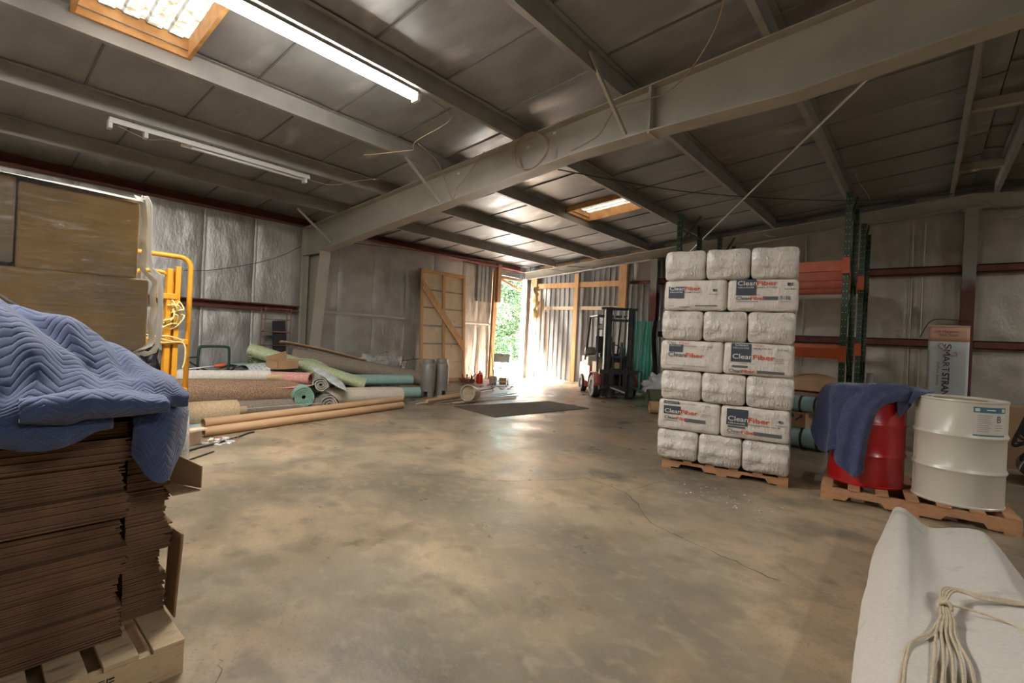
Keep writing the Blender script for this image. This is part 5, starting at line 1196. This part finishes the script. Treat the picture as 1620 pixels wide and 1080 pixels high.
# ------------------------------------------------------------------ barn door leaning on the wall
t = thing('barn_door', 'tall timber framed plywood barn door leaning on the foil wall', 'door', (-10.02, 8.02, 0), rot=Euler((0, math.radians(-3.2), 0)))
W_, H_ = 1.62, 3.06
for y in (0, W_/2-.04, W_-.09): MB().bx(0, .045, y, y+.09, 0, H_).build('stile', m_wood, t, bevel=.004)
for z in (0, H_-.09): MB().bx(.002, .047, .09, W_-.09, z, z+.09).build('rail', m_wood, t, bevel=.004)
for k in range(6):
    z0 = .09+k*.485
    for (a, b) in ((.09, W_/2-.04), (W_/2+.05, W_-.09)):
        MB().bx(-.015, 0, a, b, z0+.03, z0+.485 if k < 5 else H_-.09).build('plywood_panel', m_osb, t)
    MB().bx(-.02, .012, .09, W_-.09, z0-.012, z0+.03).build('grey_batten', m_steel, t)
for o_ in (0, .10): MB().bar((.055, .04, 2.72-o_*1.4), (.055, W_-.06, .95-o_*1.4+.1), .10, .04, (1, 0, 0)).build('diagonal_brace', m_wood, t, bevel=.004)
for k, (y, z) in enumerate(((.3, 2.72), (1.2, 2.72), (1.2, 1.75), (1.15, 1.05), (.45, 1.5))):
    def scrap(u, v): return (.004+.02*fbm((u, v, k), 3), y+(u-.5)*(.34 if k < 2 else .16), z+(v-.5)*(.3 if k < 2 else .12)+.05*fbm((u*2, v, k), 2))
    MB().grid(scrap, 8, 8).build('torn_insulation', mat('yellowed_insulation', (.70, .58, .38), (.78, .68, .5), 8, rough=.9), t, smooth=True)
# things along the foot of the wall
m_rcan = mat('red_plastic', (.62, .03, .02), rough=.4)
t = thing('fuel_can', 'bright red plastic fuel can near the folding chair', 'fuel can', (-9.46, 9.72, 0))
MB().lathe([(0, 0), (.09, 0), (.10, .02), (.10, .2), (.085, .25), (.03, .29), (.025, .33), (0, .33)], 20).build('body', m_rcan, t, smooth='auto'); MB().tube([(0, 0, .28), (.08, 0, .31), (.09, 0, .25)], .012, 8).build('handle', m_rcan, t); MB().lathe([(0, .33), (.022, .33), (.022, .355), (0, .355)], 12).build('cap', m_black, t)
for k, (x, y, h, m, l) in enumerate(((-9.25, 10.05, .2, m_creamc, 'cream plastic tub beside the red fuel can'), (-9.1, 10.3, .16, m_kraft, 'tan cardboard tub beside the folding chair'))):
    t = thing('tub', l, 'tub', (x, y, 0)); MB().lathe([(0, 0), (.10, 0), (.12, h), (.125, h), (.125, h+.012), (.11, h+.012), (.1, .01), (0, .01)], 18).build('body', m, t, smooth='auto'); MB().tube([(.12*math.cos(a), 0, h+.08*math.sin(a)) for a in [q*math.pi/8 for q in range(9)]], .004, 6).build('handle', m_lsteel, t)
t = thing('engine_part', 'rusty red machine part on the floor by the barn door', 'machine part', (-9.75, 9.5, 0))
for k in range(7):
    a = R.uniform(0, 6); MB().tube([(.05*k-.15, .12*math.sin(k*2), 0), (.05*k-.1, .2*math.cos(k*1.3), .14+.13*math.sin(k)**2)], R.uniform(.012, .03), 8).build('rusty_pipe', m_redsteel, t)
MB().bx(-.18, .18, -.14, .14, 0, .12).build('block', m_rustw, t, bevel=.02)
t = thing('broom', 'wooden handled broom leaning beside the door opening', 'broom', (-9.7, 10.55, 0))
MB().tube([(0, 0, .1), (-.45, .25, 1.55)], .012, 8).build('handle', m_wood, t); MB().prism([(-.12, 0), (.12, 0), (.05, .16), (-.05, .16)], -.02, .02).build('bristles', m_palew, t)
o = MB().bx(-9.95, -9.85, 8.6, 10.2, 0, .05).build('floor_board', m_wood2); tag(o, 'brown board lying along the wall by the barn door', 'board')

# ------------------------------------------------------------------ folding chair
m_chair = mat('beige_chair_steel', (.70, .65, .56), (.76, .71, .62), 4, rough=.4, metal=.1)
t = thing('folding_chair', 'beige metal folding chair standing in front of the door opening', 'chair', (-9.02, 10.12, 0), math.radians(40))
# local: front faces -y, width along x
for s in (-1, 1):
    x = .215*s
    MB().tube([(x, -.22, 0), (x, -.10, .42), (x*.98, .06, .86)], .012, 8).build('leg', m_chair, t, smooth=True); MB().tube([(x*.93, .24, 0), (x*.93, -.06, .40)], .012, 8).build('leg', m_chair, t, smooth=True)
    for y in (-.22, .24): MB().lathe([(0, 0), (.017, 0), (.015, .03), (0, .03)], 10, (x if y < 0 else x*.93, y, 0)).build('foot_cap', m_black, t)
MB().grid(lambda u, v: ((u-.5)*.40, -.20+.38*v, .435-.02*math.sin(u*3.14)*math.sin(v*3.14)-.03*(1-v)), 10, 10).build('seat', m_chair, t, smooth=True, thick=.012)
MB().grid(lambda u, v: ((u-.5)*.43, .005+.055*v+.03*math.sin(u*3.14), .62+.24*v-.025*(abs(u-.5)*2)**4*v), 12, 8).build('backrest', m_chair, t, smooth=True, thick=.01)
MB().bx(-.03, .03, .05, .07, .80, .815).build('hand_slot', m_dark, t); MB().tube([(-.2, .2, .08), (.2, .2, .08)], .009, 8).build('stretcher', m_chair, t); MB().tube([(-.21, -.19, .09), (.21, -.19, .09)], .009, 8).build('stretcher', m_chair, t)
o = MB().grid(lambda u, v: ((u-.5)*.16, (v-.5)*.12, .03*math.exp(-8*((u-.5)**2+(v-.5)**2))+.008*fbm((u, v, 0), 4)), 8, 8).build('rag', m_greyc, smooth=True, thick=.004); o.location = (-9.04, 10.1, .45); tag(o, 'small crumpled grey rag on the chair seat', 'rag')

# ------------------------------------------------------------------ boards leaning in the far corner
for k, (x0, x1, zt, wd, m, l) in enumerate(((-9.42, -9.80, 2.75, .15, m_palew, 'pale board leaning in the corner, leftmost'), (-9.22, -9.55, 2.9, .13, m_palew, 'pale board leaning in the corner, second from the left'), (-9.02, -9.42, 2.6, .12, m_palew, 'pale board leaning in the corner, third from the left'), (-8.88, -9.25, 2.2, .09, m_wood2, 'brown board leaning in the corner, rightmost'), (-9.66, -9.86, 3.0, .09, m_redsteel, 'red steel angle leaning beside the corner column'))):
    beam_thing('leaning_board', (x0, 12.0+.03*k, 0), (x1, 12.42, zt), wd, .03, m, l, 'board', None, 'leaning boards', (0, 1, 0))
def ins(u, v): 
    p = Vector((-9.60+.20*(u-.5)+.12*fbm((u, v*4, 2), 1.5), 12.28-.10*math.sin(u*3.14), 2.0+1.0*v)); return p
o = MB().grid(ins, 10, 26).build('insulation_strip', mat('yellow_insulation', (.72, .55, .22), (.80, .66, .38), 9, rough=.95, bump=.8, bscale=20), smooth=True, thick=.03); tag(o, 'hanging strip of yellow fibreglass insulation in the far corner', 'insulation')

# ------------------------------------------------------------------ forklift
m_flred = mat('faded_red_paint', (.42, .085, .07), (.50, .14, .12), 4, rough=.4, coat=.2); m_flwhite = mat('off_white_paint', (.60, .56, .48), (.66, .62, .55), 4, rough=.45); m_fltan = mat('tan_panel', (.50, .36, .18), (.56, .42, .24), 5, rough=.5)
t = thing('forklift', 'small faded red and black forklift parked by the corrugated wall', 'forklift', (-5.67, 10.42, 0), math.radians(-133.8))
def wheel(x, y, r, w_):
    g = MB().lathe([(r*.55, -w_/2), (r*.9, -w_/2), (r, -w_*.36), (r, w_*.36), (r*.9, w_/2), (r*.55, w_/2)], 28, M=Matrix.Translation((x, y, r)) @ Matrix.Rotation(math.pi/2, 4, 'Y'))
    o = g.build('tyre', m_black, t, smooth='auto'); MB().lathe([(0, -w_*.25), (r*.2, -w_*.3), (r*.5, -w_*.25), (r*.56, -w_*.42), (r*.56, w_*.42), (r*.5, w_*.25), (r*.2, w_*.3), (0, w_*.25)], 24, M=Matrix.Translation((x, y, r)) @ Matrix.Rotation(math.pi/2, 4, 'Y')).build('rim', m_flwhite, t, smooth='auto')
for s in (-1, 1): wheel(.43*s, 0, .27, .18); wheel(.40*s, -1.28, .23, .15)
for s in (-1, 1):
    MB().prism([(.20*s, 0), (.38*s, 0), (.38*s, .05), (.25*s, .05), (.25*s, .10), (.38*s, .10), (.38*s, .14), (.20*s, .14)], 0, 1).v
    # outer and inner mast channels (vertical)
    MB().bx(.335*s-.02, .335*s+.02, .30, .42, .06, 2.12).bx(.335*s-.07*s-.035, .335*s-.07*s+.035, .30, .318, .06, 2.12).bx(.335*s-.07*s-.035, .335*s-.07*s+.035, .402, .42, .06, 2.12).build('mast_rail', m_dark, t)
    MB().bx(.225*s-.03, .225*s+.03, .32, .40, .1, 2.16).build('inner_rail', m_dark, t); MB().tube([(.15*s, .33, .4), (.15*s, .33, 1.95)], .012, 6).build('lift_chain', m_dark, t)
    MB().tube([(.10*s, .28, .15), (.10*s, .28, 1.35)], .03, 10).build('lift_cylinder', m_dark, t); MB().tube([(.10*s, .28, 1.35), (.10*s, .28, 2.0)], .018, 10).build('piston_rod', m_lsteel, t)
for z, w_ in ((2.13, .44), (1.86, .32), (.12, .36), (1.0, .33)): MB().bx(-w_, w_, .29, .33, z-.03, z+.03).build('mast_crossbar', m_dark, t)
MB().bx(-.46, .46, .42, .46, .60, .70).build('carriage_plate', m_dark, t); MB().bx(-.46, .46, .42, .46, .24, .33).build('carriage_plate', m_dark, t)
for x in (-.16, .16): MB().bx(x-.05, x+.05, .42, .455, .2, .75).build('carriage_bracket', m_dark, t)
for (x, a) in ((.20, -.6), (-.30, .9)):
    MB().bx(x-.05, x+.05, .46, .50, .10, .62).build('fork_shank', m_dark, t)
MB().bar((.20, .48, .30), (-.12, .58, .19), .10, .03).build('fork_blade', m_lsteel, t); MB().bar((-.30, .48, .32), (-.62, .65, .22), .07, .025).build('fork_blade', m_dark, t)
MB().tube([(-.46, .44, .68), (-.56, .44, .68), (-.56, .44, .26), (-.44, .44, .26)], .02, 8).build('side_shifter_hose', m_dark, t)
# chassis
MB().bx(-.36, .36, -.95, .22, .18, .50).build('chassis', m_dark, t, bevel=.02)
MB().prism([(-1.62, .22), (-1.55, .14), (-1.05, .14), (-1.0, .30), (-.55, .30), (-.55, .72), (-1.55, .80), (-1.62, .70)], -.43, .43, M=Matrix.Rotation(math.pi/2, 4, 'Z') @ Matrix.Scale(1, 4)).build('counterweight', m_flred, t, bevel=.02)
MB().bx(-.42, .42, -1.45, -.75, .70, .95).build('engine_hood', m_flwhite, t, bevel=.03)
for s in (-1, 1): MB().bx(.30*s-.10, .30*s+.10, -.42, .16, .55, .86).build('side_panel', m_fltan, t, bevel=.02); MB().grid(lambda u, v, s=s: (.43*s+(v-.5)*.2, .30*math.cos(math.pi*u)-.0, .30+.30*math.sin(math.pi*u)*1.02), 12, 3).build('fender', m_flred, t, smooth=True, thick=.015)
MB().bx(-.28, .28, -.18, .12, .50, .62).build('floor_plate', m_dark, t); MB().bx(-.25, .25, .1, .2, .55, 1.0).build('dash_cowl', m_dark, t, bevel=.02); MB().bx(-.15, .12, .20, .24, .72, .86).build('front_tag', m_fltan, t)
MB().bx(-.24, .24, -.80, -.32, .95, 1.06).build('seat', m_black, t, bevel=.03); MB().box((0, -.82, 1.26), (.46, .10, .44), M=Matrix.Rotation(.15, 4, 'X')).build('seat_back', m_black, t, bevel=.03)
MB().tube([(.17*math.cos(a), -.02+.06*math.sin(a), 1.12+.16*math.sin(a)) for a in [k*math.pi/9 for k in range(19)]], .014, 8).build('steering_wheel', m_black, t, smooth=True); MB().tube([(0, .12, .9), (0, -.01, 1.12)], .02, 8).build('steering_column', m_dark, t)
for s in (-1, 1):
    MB().tube([(.42*s, .12, .62), (.41*s, .04, 1.30), (.40*s, -.06, 1.98)], .024, 8).build('guard_post', m_dark, t); MB().tube([(.42*s, -1.05, .85), (.41*s, -.92, 1.45), (.40*s, -.78, 1.98)], .028, 8).build('guard_post', m_dark, t)
    MB().tube([(.40*s, -.06, 1.98), (.40*s, -.78, 1.98)], .024, 8).build('guard_rail', m_dark, t)
for k in range(6): MB().bx(-.40, .40, -.78+.14*k, -.75+.14*k, 1.965, 1.995).build('guard_bar', m_dark, t)
hl = MB().lathe([(0, .0), (.055, 0), (.07, .03), (.06, .08), (0, .10)], 18, M=Matrix.Translation((.36, .06, 1.70)) @ Matrix.Rotation(-math.pi/2, 4, 'X') @ Matrix.Scale(-1, 4, (0, 0, 1))).build('work_light', m_dark, t, smooth='auto')
MB().lathe([(0, 0), (.052, 0)], 18, M=Matrix.Translation((.36, .062, 1.70)) @ Matrix.Rotation(-math.pi/2, 4, 'X')).build('lens', m_tubeoff, hl)
MB().tube([(-.18, .10, .95), (-.22, .02, 1.2)], .01, 6).build('lever', m_dark, t); MB().tube([(-.24, .10, .95), (-.28, .02, 1.18)], .01, 6).build('lever', m_dark, t); MB().lathe([(0, -.12), (.10, -.12), (.11, -.05), (.11, .05), (.10, .12), (0, .12)], 18, M=Matrix.Translation((.30, -1.05, 1.08)) @ Matrix.Rotation(math.pi/2, 4, 'Y')).build('fuel_bottle', m_tank, t, smooth='auto')

# ------------------------------------------------------------------ far right of the corrugated wall
for k in range(2):
    t = thing('metal_sheet', ['left teal corrugated sheet leaning by the forklift', 'right teal corrugated sheet leaning by the forklift'][k], 'metal sheet', (0, 0, 0), group='teal roofing sheets')
    x0 = -6.28+.42*k
    for q in (0,):
        mb = MB(); prof = []
        for s in range(5):
            for ds, h in ((0, 0), (.055, 0), (.065, .02), (.085, .02), (.095, 0)): prof.append((s*.1+ds, h))
        prof = [p for p in prof if p[0] <= .42]; n = len(prof)
        for z, lean in ((0.01, 0), (1.95, .20)):
            for a, h in prof: mb.v.append((x0+a, 12.08-h+lean, z))
        mb.f = [(i, i+1, n+i+1, n+i) for i in range(n-1)]; mb.build('sheet', m_teal, t, thick=.002)
o = MB().grid(lambda u, v: (-5.36+.2*u-.08*v+.05*math.sin(v*6), 11.86+.1*math.sin(u*4)+.25*v, .02+1.95*v), 8, 20).build('dark_tarp', mat('dark_felt', (.06, .062, .07), rough=.9), smooth=True, thick=.02); tag(o, 'dark felt sheet hanging beside the teal roofing sheets', 'sheet')
blob('plastic_bag', (-4.5, 10.75, 0), (.42, .38, .32), mat('white_plastic_bag', (.68, .68, .68), (.55, .56, .58), 6, rough=.25, bump=.8, bscale=12, coat=.4), 'crumpled white plastic bag on the floor left of the bag stack', 'bag', .45, 2.6, 31)
roll('carpet_roll', (-3.2, 10.5, .20), (-4.35, 9.55, .20), .20, carpet_mat('dark_green_carpet', (.10, .12, .06), (.17, .18, .10), 40), 'dark green carpet roll poking out left of the bag stack', core=.04, turns=4, sd=41)
roll('carpet_roll', (-3.0, 9.7, .12), (-3.98, 8.85, .12), .115, m_kraft, 'tan roll with a hollow end left of the bag stack', core=.07, turns=2, sd=43)

# ------------------------------------------------------------------ pallet racking
def rack_mat():
    m = bpy.data.materials.new('green_rack_paint'); m.use_nodes = True; nt = m.node_tree; N = nt.nodes; L = nt.links; b = N['Principled BSDF']
    nz = N.new('ShaderNodeTexNoise'); nz.inputs['Scale'].default_value = 6; tc = N.new('ShaderNodeTexCoord'); L.new(tc.outputs['Object'], nz.inputs[0])
    rp = N.new('ShaderNodeValToRGB'); rp.color_ramp.elements[0].color = (.022, .05, .026, 1); rp.color_ramp.elements[1].color = (.045, .08, .042, 1); L.new(nz.outputs[0], rp.inputs[0]); L.new(rp.outputs[0], b.inputs['Base Color']); b.inputs['Roughness'].default_value = .45; return m
m_rack = rack_mat(); m_rbeam = mat('orange_rack_beam', (.52, .085, .025), (.58, .12, .04), 5, rough=.42); m_hole = mat('bright_see_through_hole', (.62, .62, .58), rough=.5)  # pale slot marks paint the brightness seen through the post holes
holes_me = None
def upright(parent, x, y, h, flip=1):
    w_, d_ = .075, .07
    p = MB().bx(x-w_/2, x+w_/2, y-.002, y+.002, 0, h).bx(x-w_/2, x-w_/2+.004, y, y+d_*flip, 0, h).bx(x+w_/2-.004, x+w_/2, y, y+d_*flip, 0, h).build('post', m_rack, parent)
    mb = MB(); z = .2
    while z < h-.05:
        for s in (-1, 1): mb.bx(x+s*.02-.005, x+s*.02+.005, y-.0035, y-.002, z, z+.011)
        mb.bx(x+w_/2, x+w_/2+.001, y+.025*flip-.005, y+.025*flip+.005, z+.03, z+.041)
        z += .1016
    o = mb.build('slot_holes', m_hole, p); o['kind'] = 'stuff'
    MB().bx(x-.06, x+.06, y-.04, y+.1, 0, .01).build('foot_plate', m_rack, parent)
for (ya, yb, zs, nm) in ((8.28, 9.32, ((1.335, .15), (2.60, .15)), 'front'), (10.45, 11.5, ((2.60, .16), (1.42, .14)), 'rear')):
    t = thing('pallet_rack', f'{nm} green pallet rack with orange beams behind the bag stack', 'rack', (0, 0, 0), group='pallet racks')
    H = 3.66
    for x in (-3.33, -.87):
        upright(t, x, ya, H); upright(t, x, yb, H, -1)
        z = .25; k = 0
        while z < H-.5:
            MB().bar((x, ya+.03, z if k % 2 == 0 else z+.7), (x, yb-.03, z+.7 if k % 2 == 0 else z), .03, .03).build('lattice_brace', m_rack, t); z += .72; k += 1
        for z in (.2, H-.25): MB().bar((x, ya+.03, z), (x, yb-.03, z), .03, .03).build('lattice_brace', m_rack, t)
    for (zc, hh) in zs:
        for y, s in ((ya-.03, 1), (yb+.03, -1)):
            b = MB().bx(-3.29, -.91, y-.022, y+.022, zc-hh/2, zc+hh/2).build('shelf_beam', m_rbeam, t, bevel=.004)
            for x in (-3.33, -.87): MB().bx(x-.045, x+.045, y-.026, y+.026, zc-hh/2-.04, zc+hh/2+.04).build('beam_clip', m_rbeam, b)
# things near the racks
m_lblue = mat('pale_blue_foam_roll', (.36, .60, .66), (.42, .66, .71), 6, rough=.6)
def foam_roll(a, b, r, label):
    a, b = Vector(a), Vector(b); base = Vector((a.x, a.y, a.z-r)); t = thing('foam_roll', label, 'foam roll', base, group='pale blue foam rolls'); A, B = a-base, b-base; d = (B-A)
    MB().tube([A, B], r, 28).build('roll', m_lblue, t, smooth='auto')
    for f in (.62, .80, .93): MB().tube([A+d*f, A+d*(f+.02)], r+.004, 28).build('strap', m_dark, t, smooth='auto')
foam_roll((-2.4, 8.0, .15), (-.93, 7.72, .15), .145, 'lower pale blue foam roll on the floor right of the bag stack')
foam_roll((-2.4, 8.1, .60), (-1.0, 7.85, .60), .115, 'upper pale blue foam roll resting on the carton')
t = thing('carton', 'brown carton with black arrows under the upper foam roll', 'carton', (-1.45, 7.9, .292), math.radians(-10))
MB().bx(-.55, .30, -.18, .2, 0, .20).build('body', m_carton, t, bevel=.004)
for x in (.05, .16): MB().prism([(x, .10), (x+.07, .155), (x+.05, .17), (x+.10, .18), (x+.10, .12), (x+.085, .14), (x+.02, .085)], -.183, -.181).build('arrow_print', m_navy, t)
o = MB().grid(lambda u, v: (-1.9+1.0*u, 8.55+.4*v, .75+.25*math.sin(u*2.5)*v), 10, 8).build('draped_paper', m_kraft, smooth=True, thick=.01); tag(o, 'brown paper sheet draped behind the foam rolls', 'paper')
t = thing('crate', 'low wooden crate behind the red drum', 'crate', (-1.3, 8.75, 0)); MB().bx(-.6, .5, -.25, .25, 0, .72).build('body', m_wood2, t, bevel=.004)
t = thing('switch_box', 'small grey electrical box on the end wall beside the rack', 'electrical box', (-.76, 11.7, .72)); MB().bx(-.06, .06, -.05, .05, 0, .26).build('housing', m_lsteel, t, bevel=.006); MB().bx(-.045, .045, -.055, -.05, .03, .23).build('cover', m_lsteel, t); MB().bx(-.07, .07, -.02, .05, -.72, 0).build('stand_post', m_dark, t)
# roll-up banner
m_peach = mat('peach_banner_header', (.56, .33, .22), rough=.7); m_banner = mat('pale_banner_fabric', (.50, .53, .53), (.54, .57, .57), 3, rough=.7); m_btext = mat('dark_banner_text', (.05, .03, .035), rough=.7); m_swash = mat('copper_banner_swash', (.42, .22, .14), rough=.7)
t = thing('roll_up_banner', 'roll-up banner stand with peach header behind the white drum', 'banner', (.055, 9.0, 0), math.radians(3))
MB().bx(-.04, .49, -.08, .08, 0, .09).build('base', m_lsteel, t, bevel=.01); MB().tube([(.22, .05, .05), (.22, .05, 1.8)], .012, 8).build('pole', m_dark, t)
MB().grid(lambda u, v: (.43*u, .006*math.sin(u*5), .08+1.50*v), 12, 12).build('fabric', m_banner, t, smooth=True, thick=.002)
hd = MB().grid(lambda u, v: (.43*u, .006*math.sin(u*5), 1.58+.215*v), 12, 4).build('header_fabric', m_peach, t, smooth=True, thick=.002); MB().bx(-.003, .433, -.012, .014, 1.785, 1.803).build('top_rail', m_peach, t)
shift(text_mb('Life Happens...', .032, width=.27), .07, -.012, 1.705).build('lettering', m_btext, hd); shift(text_mb('Think Smart', .032, width=.21), .105, -.012, 1.655).build('lettering', m_btext, hd)
def vert_text(txt, h, wd_, x, z, m, bold=0.0):
    mb = text_mb(txt, h, width=wd_, bold=bold); mb.v = [(x+c, -.012, z-a) for a, b, c in mb.v]; mb.build('lettering', m, t)
vert_text('S', .072, .07, .175, 1.545, m_btext); vert_text('MART', .072, .31, .165, 1.465, m_btext); vert_text('STRAND', .072, .40, .165, 1.145, m_btext, .03)
vert_text('DuPont Sorona', .028, .32, .105, 1.29, m_btext); MB().bx(.12, .122, -.012, -.011, 1.34, 1.41).build('rule_line', m_btext, t); MB().bx(.12, .122, -.012, -.011, .95, 1.05).build('rule_line', m_btext, t)
MB().tube(spline([(.16, -.012, 1.47), (.12, -.012, 1.50), (.115, -.012, 1.535), (.15, -.012, 1.55), (.20, -.012, 1.46), (.25, -.012, 1.39), (.30, -.012, 1.385), (.305, -.012, 1.42), (.285, -.012, 1.44)], 6), .006, 6).build('swash', m_swash, t)
cable('cable', [(.62, 12.33, 2.04), (.35, 12.28, 2.08), (.1, 12.24, 2.04), (-.05, 12.3, 1.72)], .008, m_dwire, 'dark wire arching above the banner')
# blower machine at the right edge
m_mach = mat('machine_grey', (.20, .195, .18), (.26, .25, .23), 5, rough=.5)
t = thing('blower_machine', 'grey wheeled blower machine with black hoses at the right edge', 'machine', (1.18, 8.0, 0))
MB().bx(-.14, .5, -.3, .3, .22, .62).build('body', m_mach, t, bevel=.02); MB().bx(-.05, .4, -.22, .22, .62, .74).build('hopper', m_dark, t, bevel=.02)
for y in (-.32, .30): MB().lathe([(0, -.03), (.10, -.035), (.13, -.03), (.15, 0), (.13, .03), (.10, .035), (0, .03)], 26, M=Matrix.Translation((-.14, y, .15)) @ Matrix.Rotation(math.pi/2, 4, 'X')).build('wheel', m_mach, t, smooth='auto')
MB().grid(lambda u, v: (-.14-.19*math.cos(math.pi*u), -.32+(v-.5)*.09, .15+.19*math.sin(math.pi*u)), 14, 3).build('wheel_guard', m_flwhite, t, smooth=True, thick=.006)
MB().tube([(-.16, 0, .6), (-.17, -.02, .95)], .018, 8).build('mast', m_dark, t); MB().lathe([(0, 0), (.035, 0), (.04, .03), (.04, .10), (.03, .13), (0, .13)], 14, (-.17, -.02, .95)).build('motor_cap', m_mach, t, smooth='auto')
for k in range(7):
    MB().tube(spline([(-.17+.03*math.sin(k), -.05, .92), (-.24-.02*k, -.12, .72-.05*k), (-.20+.04*math.sin(k*2), -.2, .45), (-.30+.05*k, -.22, .2+.06*math.cos(k)), (-.1, -.2, .12)]), .010 if k % 2 else .016, 7).build('hose', m_black, t, smooth=True)
t = thing('carton', 'small tan carton on the floor behind the white drum', 'carton', (.95, 8.9, 0)); MB().bx(-.22, .22, -.2, .2, 0, .78).build('body', m_carton, t, bevel=.004)

# ------------------------------------------------------------------ cream carpet in the right foreground
m_felt = mat('cream_felt', (.56, .515, .45), (.61, .565, .50), 60, rough=.9, bump=.35, bscale=160, bdist=.004, c3=(.42, .375, .32), c3scale=5, c3ramp=(.62, .75))
fc = thing('folded_carpet', 'large folded cream felt carpet at the lower right', 'carpet', (0, 0, 0))
#  cross sections from the far end towards the camera: left foot, left side, left hump, valley, right hump, right side, right foot
def sec(y, xl, zl, hx, hz, vx, vz, h2x, h2z, xr): 
    return [(xl+.05, y, .004), (xl-.005, y, zl*.45), (xl+.015, y, zl*.85), (hx-.03, y+.0, hz-.012), (hx+.015, y, hz), (hx+.06, y, hz*.62+vz*.38), (vx, y, vz), (vx*.45+h2x*.55, y, (vz*.45+h2z*.55)), (h2x, y, h2z), (h2x+.07, y, h2z-.02), (xr-.02, y, h2z*.45), (xr, y, .004)]
secs = [sec(4.20, -.135, .24, -.07, .325, .07, .235, .28, .285, .47), sec(4.02, -.15, .26, -.065, .335, .075, .245, .285, .30, .48), sec(3.6, -.165, .27, -.055, .345, .09, .26, .295, .315, .51),
        sec(3.2, -.165, .275, -.045, .35, .11, .28, .31, .33, .54), sec(2.85, -.16, .28, -.04, .35, .125, .305, .32, .345, .58), sec(2.5, -.15, .285, -.035, .345, .135, .33, .33, .35, .63), sec(2.1, -.135, .29, -.025, .35, .14, .34, .34, .355, .68), sec(1.7, -.12, .29, -.015, .35, .15, .345, .35, .355, .74), sec(1.3, -.1, .29, 0, .35, .16, .345, .36, .355, .8)]
cloth('upper_fold', secs, 70, 80, m_felt, 1, 1, fc, thick=.016, wob=.006, wsc=3.5, sd=3)
cloth('lower_fold', [[(.30, y, .09), (.42, y, .07), (.52+.03*k, y, .045), (.62+.06*k, y, .02), (.70+.09*k, y, .012)] for k, y in enumerate((4.10, 3.7, 3.2, 2.6, 1.9, 1.3))], 30, 16, m_felt, 1, 1, fc, thick=.014)
m_rope = mat('cotton_rope', (.56, .45, .30), (.63, .52, .37), 60, rough=.85, bump=.6, bscale=120)
ro = thing('rope_bundle', 'knotted bundle of thin cream rope lying on the felt carpet', 'rope', (.105, 2.62, .35))
def rs(pts, r=.0045): MB().tube(spline(pts, 8), r, 8).build('rope_strand', m_rope, ro, smooth=True)
for k in range(5):
    a = (k-2)*.006
    rs([(a, 0, .012+.003*(k % 2)), (a*1.6+.004, -.12, .016), (a*2.2-.003, -.26, .014+.004*(k % 2)), (a*3.0+.004*k, -.45, .012), (a*4.5, -.75, .012), (a*6, -1.0, .012)])
rs([(-.012, -.12, .012), (-.05, -.30, .01), (-.10, -.42, .008), (-.115, -.52, .008), (-.125, -.8, .008)]); rs([(-.010, -.10, .016), (-.045, -.28, .014), (-.094, -.40, .010), (-.107, -.52, .010), (-.115, -.8, .010)])
for k in range(4):
    rs([(.0, 0, .014), (-.012+.008*k, .08, .022), (.012*k, .17, .024), (.05+.008*k, .22-.01*k, .020), (.12, .225-.014*k, .018), (.22, .27-.012*k, .016), (.36, .30+.01*k, .014), (.6, .38, .0)])
rs([(.01, .02, .014), (.06, .05, .010), (.14, .05, .008), (.20, .03, .006), (.24, -.03, .006), (.30, -.10, .006)])
kn = [(.020*math.cos(k*.8), .012*math.sin(k*.37)-.002*k*.3, .016+.016*math.sin(k*.8)) for k in range(20)]
MB().tube(spline(kn, 3), .007, 8).build('knot', m_rope, ro, smooth=True)

# ------------------------------------------------------------------ greenery outside the door
m_leaf = []
for k, (a, b) in enumerate((((.034, .076, .02), (.058, .105, .034)), ((.025, .06, .016), (.045, .088, .028)))):
    m = mat(f'leaf_green_{k}', a, b, 3, rough=.6); m.node_tree.nodes['Principled BSDF'].inputs['Subsurface Weight'].default_value = 0; m_leaf.append(m)
def tree(x, y, h, rx, n, label, sd, k):
    rr = random.Random(sd); t = thing('tree', label, 'tree', (x, y, 0), group='trees outside the side door')
    MB().tube([(0, 0, -.1), (.05, .02, h*.3), (0, .1, h*.6)], [.12, .09, .05], 8).build('trunk', m_wood2, t)
    mb = MB(); cl = [(max(-rx, min(rx, rr.gauss(0, rx*.55))), max(-rx, min(rx, rr.gauss(0, rx*.55))), rr.uniform(.25, h*.95), rr.uniform(.4, .95)) for _ in range(34)]
    for _ in range(n):
        c = rr.choice(cl); d = Vector((rr.gauss(0, 1), rr.gauss(0, 1), rr.gauss(0, 1))).normalized()*c[3]*rr.uniform(.6, 1)
        p = Vector(c[:3])+d
        if p.z < .02: continue
        s = rr.uniform(.05, .11); e = Euler((rr.uniform(-1, 1), rr.uniform(-1, 1), rr.uniform(0, 6.3))).to_matrix()
        q = [e @ Vector(v) for v in ((-s*.5, 0, 0), (0, -s, 0), (s*.5, 0, 0), (0, s, .02))]
        o = len(mb.v); mb.v += [tuple(p+v) for v in q]; mb.f.append((o, o+1, o+2, o+3))
    c = mb.build('crown', m_leaf[k], t); c['kind'] = 'stuff'
    return t
tree(-16.5, 17.2, 5.2, 1.7, 9000, 'bushy pale green tree straight outside the door opening', 1, 0)
tree(-17.5, 20.6, 6.0, 1.9, 9000, 'taller green tree to the right outside the door opening', 2, 1)
tree(-19.0, 14.6, 6.0, 2.0, 8000, 'green tree to the left outside the door opening', 3, 1)
tree(-21.5, 23.5, 7.0, 2.3, 9000, 'large green tree farther back in the yard', 4, 0)
tree(-20.5, 18.8, 6.5, 2.0, 8000, 'dense green tree behind the nearest bushes', 5, 1)
